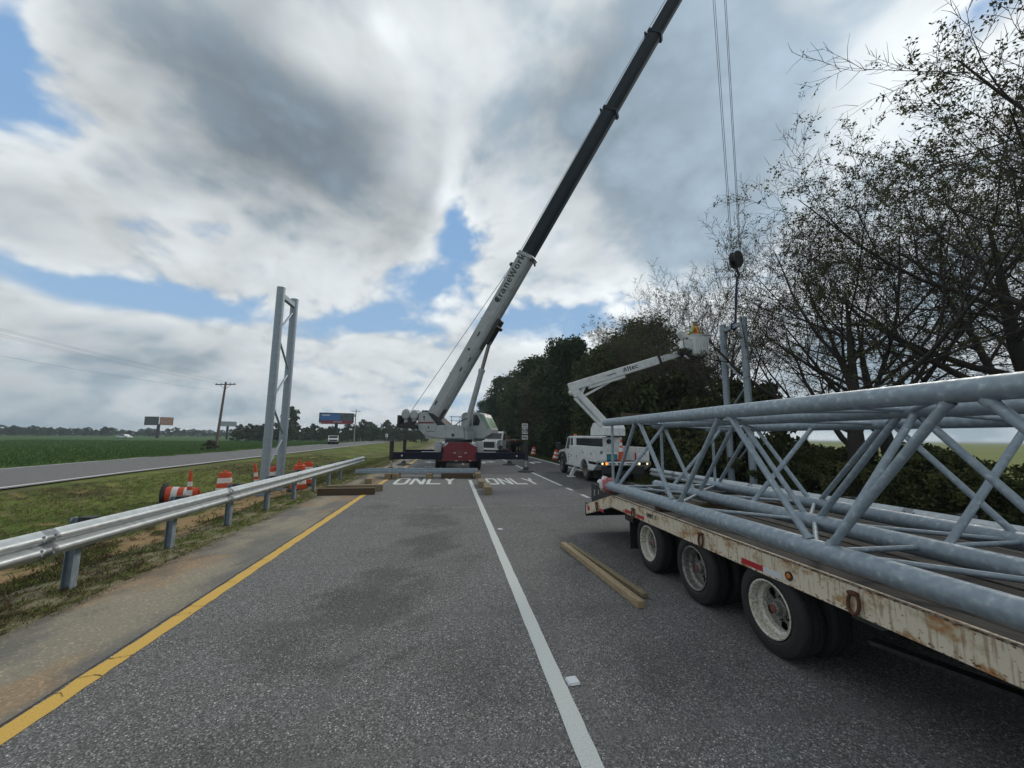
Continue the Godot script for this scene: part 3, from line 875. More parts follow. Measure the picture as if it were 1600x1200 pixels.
func make_truss() -> void:
	var t := thing("sign_truss", "long galvanized pipe sign truss with criss cross bracing lying on the flatbed trailer", "steel truss", Vector3(3.78, 0.88, -2.0))
	var o := t.position
	var X := [2.82, 3.75, 4.76]
	var yb := [1.06, 1.065, 1.075]; var yt := [2.185, 2.155, 2.095]
	var zend := [-7.2, -7.12, -7.0]
	var zf := 5.2
	for k in 3:
		for top in [false, true]:
			var y: float = yt[k] if top else yb[k]
			var ze: float = zend[k] + (0.03 if top else 0.0)
			var b := MB.new()
			# hollow open end
			var cr := 0.068 if top else 0.078
			b.tube([Vector3(X[k], y, ze) - o, Vector3(X[k], y, zf) - o], [cr, cr], 28, false)
			b.tube([Vector3(X[k], y, ze) - o, Vector3(X[k], y, ze + 0.4) - o], [cr - 0.008, cr - 0.008], 20, false)
			b.lathe(Transform3D(Basis(Vector3.RIGHT, -PI * 0.5), Vector3(X[k], y, ze) - o), [Vector2(cr - 0.008, 0.0), Vector2(cr, 0.0)], 28)
			var c := part(t, "chord", b, M.zinc)
			if top and k == 0:
				var wb := MB.new()
				for zz in [-5.1, -1.4]:
					wb.tube([Vector3(X[k], y, zz) - o, Vector3(X[k], y, zz + 0.012) - o], [cr + 0.0015, cr + 0.0015], 28)
				part(c, "weld_band", wb, M.post_zinc)
	var r := 0.0285
	for k in 3:
		# end upright, then the zigzag web; neighbouring planes run out of step
		var b0 := MB.new()
		b0.rod(Vector3(X[k], yb[k], -6.86) - o, Vector3(X[k], yt[k], -6.86) - o, 0.024, 12)
		part(t, "upright", b0, M.zinc)
		var z := -6.8
		var up: bool = k != 1
		var step := [0.89, 0.9, 0.93]
		var first := true
		while z < zf - 1.0:
			var z2: float = z + (step[k] if first else 0.93)
			var b := MB.new()
			var ya: float = yb[k] if up else yt[k]; var yc: float = yt[k] if up else yb[k]
			b.rod(Vector3(X[k], ya, z) - o, Vector3(X[k], yc, z2) - o, r, 12)
			var wb2 := part(t, "web_brace", b, M.zinc)
			if k == 0 and z < -0.5:
				# weld collars where the brace meets the chords
				var pa := Vector3(X[k], ya, z) - o; var pc := Vector3(X[k], yc, z2) - o
				var dd := (pc - pa).normalized()
				for e in 2:
					var ce: float = (0.068 if (e == 0) != up else 0.078) / absf(dd.y)
					var q0: Vector3 = pa + dd * (ce - 0.02) if e == 0 else pc - dd * (ce - 0.02)
					var sd: Vector3 = dd if e == 0 else -dd
					var wm := MB.new()
					wm.tube([q0, q0 + sd * 0.03, q0 + sd * 0.05], [r + 0.012, r + 0.008, r + 0.0005], 14, false)
					part(wb2, "weld", wm, M.zinc)
			z = z2 + 0.08
			up = not up
			first = false
	# flat lacing between the planes, top and bottom, and sloping cross frames
	for k in 2:
		for top in [0, 1]:
			var ys: Array = yt if top else yb
			var z := -6.85
			var a: bool = (k + top) % 2 == 0
			var n := 0
			while z < zf - 1.2:
				var b := MB.new()
				var z2 := z + 0.95
				var k1: int = k if a else k + 1; var k2: int = k + 1 if a else k
				b.rod(Vector3(X[k1], ys[k1], z) - o, Vector3(X[k2], ys[k2], z2) - o, 0.021, 10)
				part(t, "lacing", b, M.zinc)
				if n % 4 == 0:
					var b2 := MB.new()
					b2.rod(Vector3(X[k], ys[k], z - 0.02) - o, Vector3(X[k + 1], ys[k + 1], z - 0.02) - o, 0.021, 10)
					part(t, "strut", b2, M.zinc)
				z = z2 + 0.06; a = not a; n += 1
		for z in ([-6.72, -2.78, 1.2] if k == 0 else [-6.6, -4.75, -2.7, -0.75, 1.2]):
			var b := MB.new()
			b.rod(Vector3(X[k], yb[k], z) - o, Vector3(X[k + 1], yt[k + 1], z + 0.02) - o, r, 12)
			part(t, "cross_brace", b, M.zinc)
	# dunnage over and under the load
	for q in [[-6.62, 2.9, 3.35, 0], [-5.05, 3.45, 4.1, 1]]:
		var tm := thing("dunnage_timber", ["short weathered timber laid across the truss top near its open end", "brown timber block resting on the middle top pipe of the truss"][q[3]], "timber", Vector3((q[1] + q[2]) * 0.5, 2.265 if q[3] == 0 else 2.24, q[0]))
		var b := MB.new()
		b.bx(Vector3(-(q[2] - q[1]) * 0.5, 0, -0.045), Vector3((q[2] - q[1]) * 0.5, 0.06, 0.045), 0.005)
		part(tm, "block", b, M.old_timber_x)
	for z in [-5.55, -0.9, 2.0, 4.6]:
		var tm := thing("dunnage_timber", "dark squared timber on the trailer deck under the truss pipes", "timber", Vector3(3.85, 0.886, z), 0.0, "dunnage under the truss")
		var b := MB.new()
		b.bx(Vector3(-0.93, 0, -0.06), Vector3(1.16, 0.09, 0.06), 0.012)
		part(tm, "block", b, M.old_timber_x)
	# rag tied over the open pipe end
	var rg := thing("marker_rag", "crumpled white and red cloth tied over the lower pipe end of truss", "cloth", Vector3(2.82, 1.0, -7.24))
	var rng := RandomNumberGenerator.new(); rng.seed = 3
	for w in 2:
		var b := MB.new()
		var f := FastNoiseLite.new(); f.seed = 5 + w; f.frequency = 9.0
		var nu := 22; var nv := 14
		for j in nv + 1:
			for i in nu + 1:
				var a := TAU * i / nu; var e := PI * j / nv
				var d := Vector3(sin(e) * cos(a), cos(e), sin(e) * sin(a))
				var rr := 0.115 * (1.0 + 0.75 * f.get_noise_3dv(d * 0.35))
				var q := Vector3(d.x * rr * (0.95 if w == 0 else 0.9), d.y * rr * (1.0 if w == 0 else 1.05) + 0.06, d.z * rr * (1.35 if w == 0 else 0.8) + (0.0 if w == 0 else 0.17))
				b.p(q, d)
		for j in nv:
			for i in nu:
				var a := j * (nu + 1) + i
				b.t3(a, a + 1, a + nu + 2); b.t3(a, a + nu + 2, a + nu + 1)
		part(rg, ["white_cloth", "red_cloth"][w], b, M.cloth_white if w == 0 else M.cloth_red)

func wheel(parent: Node, c: Vector3, face: float, rim_m: Material, dual := true, R := 0.385, rr := 0.242, wd := 0.215, fine := false) -> void:
	# c is the middle of the outer side wall; face is -1 when that side looks towards -x
	var bs := Basis(Vector3.BACK, PI * 0.5 * -face)
	var t := Transform3D(bs, c)
	var wl := Node3D.new()
	var b := MB.new()
	var s := R / 0.385
	for k in (2 if dual else 1):
		var o := -k * (wd + 0.05)
		b.lathe(t * at(0, o, 0), [Vector2(rr - 0.004, -0.03), Vector2(rr + 0.012 * s, -0.008), Vector2(R * 0.72, 0.006), Vector2(R * 0.80, 0.006), Vector2(R * 0.86, 0.0), Vector2(R * 0.955, -0.014), Vector2(R * 0.985, -0.03), Vector2(R, -0.05), Vector2(R, -wd * 0.33), Vector2(R - 0.012, -wd * 0.34), Vector2(R - 0.012, -wd * 0.37), Vector2(R, -wd * 0.38), Vector2(R, -wd * 0.62), Vector2(R - 0.012, -wd * 0.63), Vector2(R - 0.012, -wd * 0.66), Vector2(R, -wd * 0.67), Vector2(R, -wd + 0.05), Vector2(R * 0.96, -wd + 0.012), Vector2(R * 0.75, -wd), Vector2(rr, -wd + 0.02)], 40)
	var ty := part(parent, "wheel", b, M.rubber)
	# rim: lip, barrel and a dished disc with hand holes
	var rb := MB.new()
	var dp := -0.135 * s if dual else -0.03
	rb.lathe(t, [Vector2(rr - 0.012, -0.03), Vector2(rr, -0.012), Vector2(rr + 0.004, 0.0), Vector2(rr - 0.006, 0.004), Vector2(rr - 0.016, -0.004), Vector2(rr - 0.022, -0.022), Vector2(rr - 0.028, dp * 0.55), Vector2(rr - 0.055, dp * 0.72), Vector2(rr - 0.06, dp)], 40)
	part(ty, "rim", rb, rim_m)
	rb = MB.new()
	var r0 := 0.075 * s; var r1 := rr - 0.06
	var nr := 20 if fine else 6; var na := 150 if fine else 40
	for i in nr:
		for k in na:
			var ra := lerpf(r0, r1, float(i) / nr); var rc := lerpf(r0, r1, float(i + 1) / nr)
			var a0 := TAU * k / na; var a1 := TAU * (k + 1) / na
			var mid := (a0 + a1) * 0.5; var rm := (ra + rc) * 0.5
			var hole := false
			for h in 5:
				var ha := TAU * h / 5.0 + 0.5
				var hc := Vector2(cos(ha), sin(ha)) * (r0 + r1) * 0.56
				var q := Vector2(cos(mid), sin(mid)) * rm - hc
				if q.length() < 0.036 * s: hole = true
			if hole: continue
			var nn := (t.basis * Vector3.UP).normalized()
			rb.quad(t * Vector3(cos(a0) * ra, dp, sin(a0) * ra), t * Vector3(cos(a1) * ra, dp, sin(a1) * ra), t * Vector3(cos(a1) * rc, dp, sin(a1) * rc), t * Vector3(cos(a0) * rc, dp, sin(a0) * rc), nn)
	part(ty, "wheel_disc", rb, M.rim_dirty if dual else rim_m)
	var hb := MB.new()
	hb.lathe(t, [Vector2(r0 + 0.004, dp - 0.01), Vector2(r0, dp + 0.025), Vector2(r0 * 0.75, dp + 0.035), Vector2(r0 * 0.7, dp + 0.075), Vector2(r0 * 0.55, dp + 0.085), Vector2(0.0, dp + 0.085)], 20)
	part(ty, "hub", hb, M.rim_dirty)
	var cb := MB.new()
	cb.lathe(t, [Vector2(r0 * 0.5, dp + 0.086), Vector2(r0 * 0.45, dp + 0.094), Vector2(0.0, dp + 0.095)], 16)
	part(ty, "hub_cap", cb, M.hub)
	if fine:
		for k in 8:
			var a := TAU * k / 8.0
			var nb := MB.new()
			nb.lathe(t * at(cos(a) * (r0 + 0.024 * s), dp, sin(a) * (r0 + 0.024 * s)), [Vector2(0.011, 0.0), Vector2(0.011, 0.02), Vector2(0.0, 0.02)], 6)
			part(ty, "lug_nut", nb, M.dark_steel)
	var kb := MB.new()
	kb.lathe(t, [Vector2(rr - 0.05, dp - 0.05), Vector2(0.0, dp - 0.05)], 24)
	part(ty, "brake_drum", kb, M.black)
	wl.free()

func link_ring(parent: Node, x: float, y: float, z: float, s := 1.0) -> void:
	var b := MB.new()
	var pts := []; var rad := []
	for k in 25:
		var a := TAU * k / 24.0
		pts.append(Vector3(x - 0.022, y + sin(a) * 0.072 * s - 0.02, z + cos(a) * 0.04 * s + 0.008 * sin(a)))
		rad.append(0.0115 * s)
	b.tube(pts, rad, 8, false)
	var rg := part(parent, "tie_ring", b, M.rust)
	var b2 := MB.new()
	b2.bx(Vector3(x - 0.042, y + 0.035 * s, z - 0.035 * s), Vector3(x + 0.002, y + 0.062 * s, z + 0.035 * s), 0.008)
	part(rg, "ring_clip", b2, M.rust)

func make_trailer() -> void:
	M.rub = mat(lin(0.30, 0.25, 0.19), 0.7, 0.0, ntex(512, 67, 0.02, [[0.2, Color(0.45, 0.36, 0.3)], [0.5, grey(0.9)], [0.8, grey(1.0)]], FastNoiseLite.TYPE_SIMPLEX_SMOOTH, 6), 0.5)
	var t := thing("flatbed_trailer", "long low flatbed trailer with rusty cream side rail and plank deck carrying truss", "trailer", Vector3(4.15, 0.0, -2.0))
	var o := t.position
	var L := 2.85; var R := 5.45
	var zk := -7.05; var ze := -8.42; var zf := 6.0
	# side rails; the sloping tail is a piece of its own
	for s in [0, 1]:
		var x0 := L if s == 0 else R
		var inx := 1.0 if s == 0 else -1.0
		var b := MB.new()
		var q := func(rb: MB, y0: float, za: float, y1: float, zb: float, hh: float) -> void:
			var u0 := (za - ze) / 7.0; var u1 := (zb - ze) / 7.0
			rb.quad(Vector3(x0, y0, za) - o, Vector3(x0, y1, zb) - o, Vector3(x0, y1 - hh, zb) - o, Vector3(x0, y0 - hh, za) - o, Vector3(-inx, 0, 0), Vector2(u0, 0.0), Vector2(u1, 0.0), Vector2(u1, 1.0), Vector2(u0, 1.0))
			rb.quad(Vector3(x0, y0, za) - o, Vector3(x0, y1, zb) - o, Vector3(x0 + inx * 0.06, y1, zb) - o, Vector3(x0 + inx * 0.06, y0, za) - o, Vector3.UP, Vector2(u0, 0.0), Vector2(u1, 0.0), Vector2(u1, 0.2), Vector2(u0, 0.2))
			rb.quad(Vector3(x0, y0 - hh, za) - o, Vector3(x0, y1 - hh, zb) - o, Vector3(x0 + inx * 0.075, y1 - hh, zb) - o, Vector3(x0 + inx * 0.075, y0 - hh, za) - o, Vector3.DOWN, Vector2(u0, 0.8), Vector2(u1, 0.8), Vector2(u1, 1.0), Vector2(u0, 1.0))
			rb.quad(Vector3(x0 + inx * 0.012, y0, za) - o, Vector3(x0 + inx * 0.012, y1, zb) - o, Vector3(x0 + inx * 0.012, y1 - hh, zb) - o, Vector3(x0 + inx * 0.012, y0 - hh, za) - o, Vector3(inx, 0, 0), Vector2(u0, 0.0), Vector2(u1, 0.0), Vector2(u1, 1.0), Vector2(u0, 1.0))
		q.call(b, 0.885, zk, 0.885, zf, 0.2)
		var rail := part(t, "side_rail", b, M.cream, false, true)
		if s == 0:
			rail.set_meta("label", "cream painted side rail streaked with rust")
			var lip := MB.new()
			lip.bx(Vector3(x0 - 0.004, 0.878, zk) - o, Vector3(x0 + 0.018, 0.893, zf) - o, 0.003)
			part(rail, "rub_edge", lip, M.rub)
		b = MB.new()
		q.call(b, 0.52, ze, 0.885, zk, 0.2)
		part(t, "tail_rail", b, M.cream, false, true)
	# planks of the deck and of the tail
	var rng := RandomNumberGenerator.new(); rng.seed = 8
	var x := L + 0.066
	var k := 0
	while x < R - 0.1:
		var w := minf(rng.randf_range(0.14, 0.2), R - 0.066 - x)
		var b := MB.new()
		var dy := rng.randf_range(-0.004, 0.005)
		b.bx(Vector3(x, 0.83, zk) - o, Vector3(x + w - 0.012, 0.882 + dy, zf) - o, 0.006)
		part(t, "deck_plank", b, M.deck[k % 4])
		var b2 := MB.new()
		b2.beam(Vector3(x + w * 0.5, 0.855 + dy, zk - 0.01) - o, Vector3(x + w * 0.5, 0.49 + dy, ze + 0.03) - o, w - 0.012, 0.045, Vector3.UP, 0.005)
		part(t, "tail_plank", b2, M.deck[(k + 2) % 4])
		x += w
		k += 1
	# folded ramps lying over the tail, with their ladder-like side plates
	for rx in [L + 0.12, R - 1.02]:
		var b := MB.new()
		for e in [0.0, 0.84]:
			var xx: float = rx + e
			var low := func(z: float) -> float: return 0.53 + (z - ze) * 0.266
			for g in [[0.02, 0.12, 0.0, 1.0], [0.12, 0.24, 0.0, 0.35], [0.12, 0.24, 0.72, 1.0], [0.24, 0.36, 0.0, 1.0], [0.36, 0.46, 0.0, 0.4], [0.36, 0.46, 0.72, 1.0], [0.46, 1.36, 0.0, 1.0]]:
				var za: float = ze + g[0]; var zb: float = ze + g[1]
				var la: float = low.call(za); var lb: float = low.call(zb)
				b.prism(Transform3D(Basis(Vector3.UP, -PI * 0.5), Vector3(xx, 0, 0) - o), PackedVector2Array([Vector2(za, lerpf(la, 0.95, g[2])), Vector2(zb, lerpf(lb, 0.95, g[2])), Vector2(zb, lerpf(lb, 0.95, g[3])), Vector2(za, lerpf(la, 0.95, g[3]))]), 0.012)
		for i in 8:
			var z := ze + 0.05 + i * 0.18
			b.bx(Vector3(rx + 0.004, 0.90, z) - o, Vector3(rx + 0.836, 0.93, z + 0.05) - o)
		part(t, "loading_ramp", b, M.dark_steel)
	var eb := MB.new()
	eb.bx(Vector3(L - 0.012, 0.28, ze - 0.03) - o, Vector3(R + 0.012, 0.545, ze - 0.002) - o, 0.006)
	part(t, "rear_plate", eb, M.dark_steel)
	# frame under the deck
	for xx in [L + 0.72, R - 0.72]:
		var b := MB.new()
		b.bx(Vector3(xx - 0.07, 0.80, -7.0) - o, Vector3(xx + 0.07, 0.826, zf) - o)
		b.bx(Vector3(xx - 0.012, 0.56, -7.0) - o, Vector3(xx + 0.012, 0.80, zf) - o)
		b.bx(Vector3(xx - 0.07, 0.535, -7.0) - o, Vector3(xx + 0.07, 0.56, zf) - o)
		part(t, "main_beam", b, M.dark_steel)
	var cz := -6.8
	while cz < zf:
		var b := MB.new()
		b.bx(Vector3(L + 0.08, 0.75, cz - 0.03) - o, Vector3(R - 0.08, 0.828, cz + 0.03) - o)
		part(t, "cross_member", b, M.dark_steel)
		cz += 0.62
	for z in [-5.77, -4.64, -3.49]:
		var b := MB.new()
		b.rod(Vector3(L + 0.2, 0.385, z) - o, Vector3(R - 0.2, 0.385, z) - o, 0.06, 12)
		for xx in [L + 0.72, R - 0.72]:
			b.beam(Vector3(xx, 0.46, z - 0.5) - o, Vector3(xx, 0.46, z + 0.5) - o, 0.08, 0.05)
			b.bx(Vector3(xx - 0.05, 0.42, z + 0.47) - o, Vector3(xx + 0.05, 0.55, z + 0.6) - o)
		part(t, "axle", b, M.black)
		var rm: Material = M.rim_grey if z == -4.64 else M.rim_white
		wheel(t, Vector3(L + 0.03, 0.387, z) - o, -1.0, rm, true, 0.385, 0.242, 0.215, true)
		wheel(t, Vector3(R - 0.03, 0.387, z) - o, 1.0, rm)
	# outrigger struts and a jack that show below the rail
	for z in [-2.3, -0.9]:
		var b := MB.new()
		b.beam(Vector3(L + 0.1, 0.70, z) - o, Vector3(L + 0.9, 0.45, z + 0.1) - o, 0.05, 0.05)
		b.beam(Vector3(L + 0.3, 0.42, z - 0.5) - o, Vector3(L + 0.6, 0.44, z + 0.6) - o, 0.09, 0.03)
		part(t, "frame_strut", b, M.dark_steel)
	for xx in [L + 0.05, R - 0.55]:
		var fb := MB.new()
		fb.bx(Vector3(xx, 0.14, -6.42) - o, Vector3(xx + 0.5, 0.62, -6.408) - o)
		part(t, "mud_flap", fb, M.black)
		var hb := MB.new()
		hb.bx(Vector3(xx, 0.56, -6.6) - o, Vector3(xx + 0.5, 0.69, -6.3) - o, 0.01)
		part(t, "spring_hanger", hb, M.dark_steel)
	# rings, tape, lamps and the painted unit mark
	for q in [[0.60, -7.73], [0.76, -6.13], [0.785, -4.39], [0.785, -2.62], [0.785, -0.9]]:
		link_ring(t, L, q[0], q[1] - 0.0, 1.0)
		var pk := t.get_child(t.get_child_count() - 1)
		pk.position -= o
	for q in [[-6.46, -6.2, 1], [-6.03, -5.80, 1], [-3.76, -3.49, 1], [-3.48, -3.27, 0], [-7.63, -7.42, 1]]:
		var b := MB.new()
		var tail: bool = q[0] < -7.1
		var y0 := 0.705 if not tail else 0.52
		b.bx(Vector3(L - 0.003, y0, q[0]) - o, Vector3(L + 0.001, y0 + 0.05, q[1]) - o)
		part(t, "reflective_tape", b, M.tape_red if q[2] else M.tape_white)
	var lb := MB.new()
	lb.lathe(Transform3D(Basis(Vector3.BACK, PI * 0.5), Vector3(L, 0.765, -3.19) - o), [Vector2(0.036, -0.005), Vector2(0.036, 0.012), Vector2(0.028, 0.014), Vector2(0.026, 0.008), Vector2(0.0, 0.008)], 20)
	var lamp := part(t, "side_marker", lb, M.black)
	var ab := MB.new()
	ab.lathe(Transform3D(Basis(Vector3.BACK, PI * 0.5), Vector3(L - 0.001, 0.765, -3.19) - o), [Vector2(0.026, 0.006), Vector2(0.02, 0.016), Vector2(0.0, 0.02)], 20)
	part(lamp, "lens", ab, M.amber)
	text(t, "unit_mark", "UNIT 7", 0.06, M.letters, Transform3D(Basis(Vector3.UP, -PI * 0.5), Vector3(L - 0.003, 0.80, -5.58) - o))
	for z in [-8.25]:
		var b := MB.new()
		b.lathe(Transform3D(Basis(Vector3.BACK, PI * 0.5), Vector3(L, 0.47, z) - o), [Vector2(0.05, 0.0), Vector2(0.05, 0.012), Vector2(0.035, 0.02), Vector2(0.0, 0.022)], 18)
		part(t, "tail_light", b, M.tape_red)

func long_timber(label: String, a: Vector3, b: Vector3, w: float, h: float, m: Material, group := "") -> void:
	var d := b - a
	var t := thing("timber", label, "timber", (a + b) * 0.5, atan2(d.x, d.z), group)
	var mb := MB.new()
	var l := d.length() * 0.5
	mb.bx(Vector3(-w * 0.5, 0, -l), Vector3(w * 0.5, h, l), 0.007)
	part(t, "beam", mb, m)

func make_barrel_mesh(t: Node3D) -> void:
	# a traffic drum: stepped rings of orange and white over a black rubber foot
	var prof := [[0.0, 0.285], [0.19, 0.272], [0.20, 0.262], [0.36, 0.252], [0.37, 0.243], [0.53, 0.235], [0.54, 0.226], [0.70, 0.218], [0.71, 0.21], [0.88, 0.20]]
	for k in 5:
		var b := MB.new()
		b.lathe(at(0, 0.06, 0), [Vector2(prof[k * 2][1], prof[k * 2][0]), Vector2(prof[k * 2 + 1][1], prof[k * 2 + 1][0])] + ([Vector2(prof[k * 2 + 2][1], prof[k * 2 + 2][0])] if k < 4 else []), 28)
		part(t, ["orange_band", "white_band"][k % 2], b, M.orange if k % 2 == 0 else M.stripe)
	var top := MB.new()
	top.lathe(at(0, 0.94, 0), [Vector2(0.2, 0.0), Vector2(0.185, 0.025), Vector2(0.0, 0.03)], 28)
	top.bx(Vector3(-0.1, 0.965, -0.015), Vector3(0.1, 1.03, 0.015), 0.012)
	part(t, "lid", top, M.orange)
	var f := MB.new()
	f.lathe(at(0, 0, 0), [Vector2(0.0, 0.0), Vector2(0.40, 0.0), Vector2(0.40, 0.05), Vector2(0.31, 0.09), Vector2(0.285, 0.09)], 28)
	part(t, "rubber_base", f, M.rubber)

func make_cone_mesh(t: Node3D, h: float) -> void:
	var b := MB.new()
	var r := func(y: float) -> float: return lerpf(0.14, 0.03, y / h)
	var cuts := [0.04, h * 0.42, h * 0.60, h * 0.70, h * 0.84, h]
	for k in 5:
		var q := MB.new()
		q.lathe(at(0, 0, 0), [Vector2(r.call(cuts[k]), cuts[k]), Vector2(r.call(cuts[k + 1]), cuts[k + 1])], 24)
		part(t, ["orange_band", "white_band"][k % 2], q, M.orange if k % 2 == 0 else M.stripe)
	b.box(at(0, 0.02, 0), Vector3(0.36, 0.04, 0.36), 0.012)
	part(t, "base", b, M.orange)
	var c := MB.new()
	c.lathe(at(0, h, 0), [Vector2(0.03, 0.0), Vector2(0.0, 0.004)], 16)
	part(t, "tip", c, M.orange)

func make_tall_cone(t: Node3D) -> void:
	# slim channelizer on a black foot
	var cuts := [0.05, 0.30, 0.48, 0.60, 0.76, 1.06]
	for k in 5:
		var q := MB.new()
		q.lathe(at(0, 0, 0), [Vector2(lerpf(0.105, 0.05, cuts[k] / 1.06), cuts[k]), Vector2(lerpf(0.105, 0.05, cuts[k + 1] / 1.06), cuts[k + 1])], 20)
		part(t, ["orange_band", "white_band"][k % 2], q, M.orange if k % 2 == 0 else M.stripe)
	var c := MB.new()
	c.lathe(at(0, 1.06, 0), [Vector2(0.05, 0.0), Vector2(0.03, 0.01), Vector2(0.03, 0.07), Vector2(0.0, 0.08)], 16)
	part(t, "handle", c, M.orange)
	var b := MB.new()
	b.lathe(at(0, 0, 0), [Vector2(0.0, 0.0), Vector2(0.22, 0.0), Vector2(0.22, 0.04), Vector2(0.12, 0.06)], 8)
	part(t, "rubber_base", b, M.rubber)

func make_work_zone() -> void:
	var pz := []
	for i in 11: pz.append(-0.6 - i * 1.845)
	guardrail("guardrail", "galvanized W beam guardrail on steel posts along the grassy left shoulder", -4.52, 1.0, pz, 0.80, 2.2, -23.0, -0.15)
	var rz := []
	for i in 9: rz.append(-15.0 + i * 1.905)
	guardrail("guardrail", "galvanized guardrail behind the trailer and truss, below the dark trees", 8.0, -1.0, rz, 0.73, 1.5, -15.5, 0.0)
	leg_pair("pair of tall galvanized posts braced by diagonals standing behind orange drums", -6.86, -16.6, -18.0, 7.69, gy(-6.86, -17.0), -1.0)
	leg_pair("pair of tall galvanized posts beside the lift bucket, blue sling on its top beam", 13.4, -16.6, -18.05, 7.6, gy(13.4, -17.0), 1.0)
	# timbers
	long_timber("dark creosoted timber lying across the yellow line, nearer of two", Vector3(-4.15, 0, -13.95), Vector3(-2.42, 0, -14.1), 0.22, 0.21, M.old_timber_x)
	long_timber("brown timber lying just behind the dark timber on the yellow line", Vector3(-4.1, 0, -14.75), Vector3(-2.3, 0, -14.9), 0.2, 0.22, M.old_timber_z)
	long_timber("squared timber on the shoulder pointing towards the crane beside the yellow line", Vector3(-3.2, 0, -17.0), Vector3(-3.35, 0, -18.7), 0.26, 0.2, M.old_timber_z)
	long_timber("short yellowish timber block beside white lane line, nearer of two", Vector3(1.26, 0, -13.6), Vector3(1.32, 0, -15.0), 0.24, 0.25, M.old_timber_z)
	long_timber("short yellowish timber block beside white lane line, behind the other one", Vector3(1.18, 0, -15.4), Vector3(1.22, 0, -16.6), 0.24, 0.24, M.old_timber_z)
	for q in [[-2.72, 0], [-2.42, 1], [-0.95, 2], [1.25, 4]]:
		long_timber("timber block propping the guardrail pieces in front of the crane", Vector3(q[0], 0, -18.75), Vector3(q[0] + 0.02, 0, -19.9), 0.26, 0.24, M.old_timber_z, "blocks under the loose guardrail")
	long_timber("long brown timber lying under the right end of the loose guardrail pieces", Vector3(-0.4, 0, -19.05), Vector3(1.05, 0, -19.05), 0.2, 0.22, M.old_timber_x)
	# loose beams stacked on the blocks
	var t := thing("guardrail_beam", "loose galvanized guardrail beam propped on timber blocks in front of crane", "guardrail beam", Vector3(-1.3, 0.242, -19.2))
	var b := MB.new()
	b.strip(Vector3(-2.9, 0.0, 0.1), Vector3(2.45, 0.02, 0.15), Vector3(0, 0.92, 0.39), Vector3(0, 0.39, -0.92), wbeam_profile(), 0.005)
	part(t, "rail_beam", b, M.post_zinc)
	t = thing("guardrail_beam", "second loose guardrail beam lying behind the propped one", "guardrail beam", Vector3(-1.3, 0.242, -19.65))
	b = MB.new()
	b.strip(Vector3(-2.6, 0.0, 0.0), Vector3(2.6, 0.0, 0.1), Vector3(0, 0.92, 0.39), Vector3(0, 0.39, -0.92), wbeam_profile(), 0.005)
	part(t, "rail_beam", b, M.post_zinc)
	for q in [[-1.0, 0.44, 0.62], [-0.45, 0.2, 0.56], [-2.2, 0.4, 0.58]]:
		var w := thing("post_sleeve", "pale steel post sleeve laid on the loose guardrail beams", "steel sleeve", Vector3(q[0], 0.37, -19.5), 0.05, "steel sleeves on the loose beams")
		var wb := MB.new()
		wb.bx(Vector3(-q[1] * 0.5, 0, -0.08), Vector3(q[1] * 0.5, q[2] - 0.5, 0.08), 0.006)
		part(w, "sleeve", wb, M.post_zinc)
	# lumber beside the trailer
	var pl := thing("lumber", "fresh tan four by four lumber on asphalt beside the trailer", "lumber", Vector3(2.09, 0, -5.88), atan2(0.17, 2.6))
	b = MB.new()
	b.bx(Vector3(-0.045, 0, -1.32), Vector3(0.045, 0.08, 1.32), 0.006)
	part(pl, "beam", b, M.lumber)
	pl = thing("lumber", "greyish plank lying beside the tan lumber, on its trailer side", "lumber", Vector3(2.245, 0, -5.98), atan2(0.24, 2.5))
	b = MB.new()
	b.bx(Vector3(-0.04, 0, -1.24), Vector3(0.04, 0.06, 1.16), 0.006)
	part(pl, "beam", b, M.old_timber_z)
	# drums and channelizers by the left post pair
	var dr := thing("traffic_drum", "orange and white traffic drum lying on its side behind the guardrail", "traffic drum", Vector3(-9.75, gy(-9.4, -15.9) + 0.29, -15.9), 0.0, "orange work zone drums")
	make_barrel_mesh(dr)
	dr.rotation = Vector3(0, 0.25, -PI * 0.5 + 0.03)
	for q in [[-7.95, -16.1, 0.05, "orange and white drum standing between the fallen drum and the slim channelizers"], [-7.1, -18.4, 0.1, "orange and white drum standing just left of the tall post pair"], [-6.15, -18.9, -0.06, "orange and white drum standing close behind the tall post pair"], [-5.75, -16.9, 0.03, "orange and white drum standing right of the tall posts near guardrail"]]:
		var d := copy_of(dr, Vector3(q[0], gy(q[0], q[1]), q[1]), 0.7, q[3])
		d.rotation = Vector3(q[2], q[0], q[2] * 0.7)
	var tc := thing("channelizer", "slim orange channelizer with white bands beside the fallen drum", "traffic cone", Vector3(-8.72, gy(-8.72, -15.5), -15.5), 0.0, "slim channelizers behind the guardrail")
	make_tall_cone(tc)
	tc.rotation = Vector3(0, 0.3, 0.03)
	for q in [[-7.9, -18.5, 0.14, "slim orange channelizer leaning left, left one of a close pair"], [-7.6, -18.6, 0.12, "slim orange channelizer leaning left, right one of a close pair"], [-6.55, -19.3, 0.05, "slim orange channelizer seen between the two tall posts"]]:
		var d := copy_of(tc, Vector3(q[0], gy(q[0], q[1]), q[1]), 0.0, q[3])
		d.rotation = Vector3(0, 0, q[2])
	for q in [[9.45, -36.5, -0.2, "orange and white drum tilted on grass beside the bucket truck's front"], [9.0, -44.5, -0.16, "tilted orange and white drum at the road edge below route sign"], [8.6, -62.0, -0.1, "far orange and white drum at the road edge beyond the route sign"]]:
		var d := copy_of(dr, Vector3(q[0], gy(q[0], q[1]) - 0.02, q[1]), 0.4, q[3])
		d.rotation = Vector3(0.05, 0.3, q[2])
	# boards and litter on the sandy ground by the posts
	var rng := RandomNumberGenerator.new(); rng.seed = 31
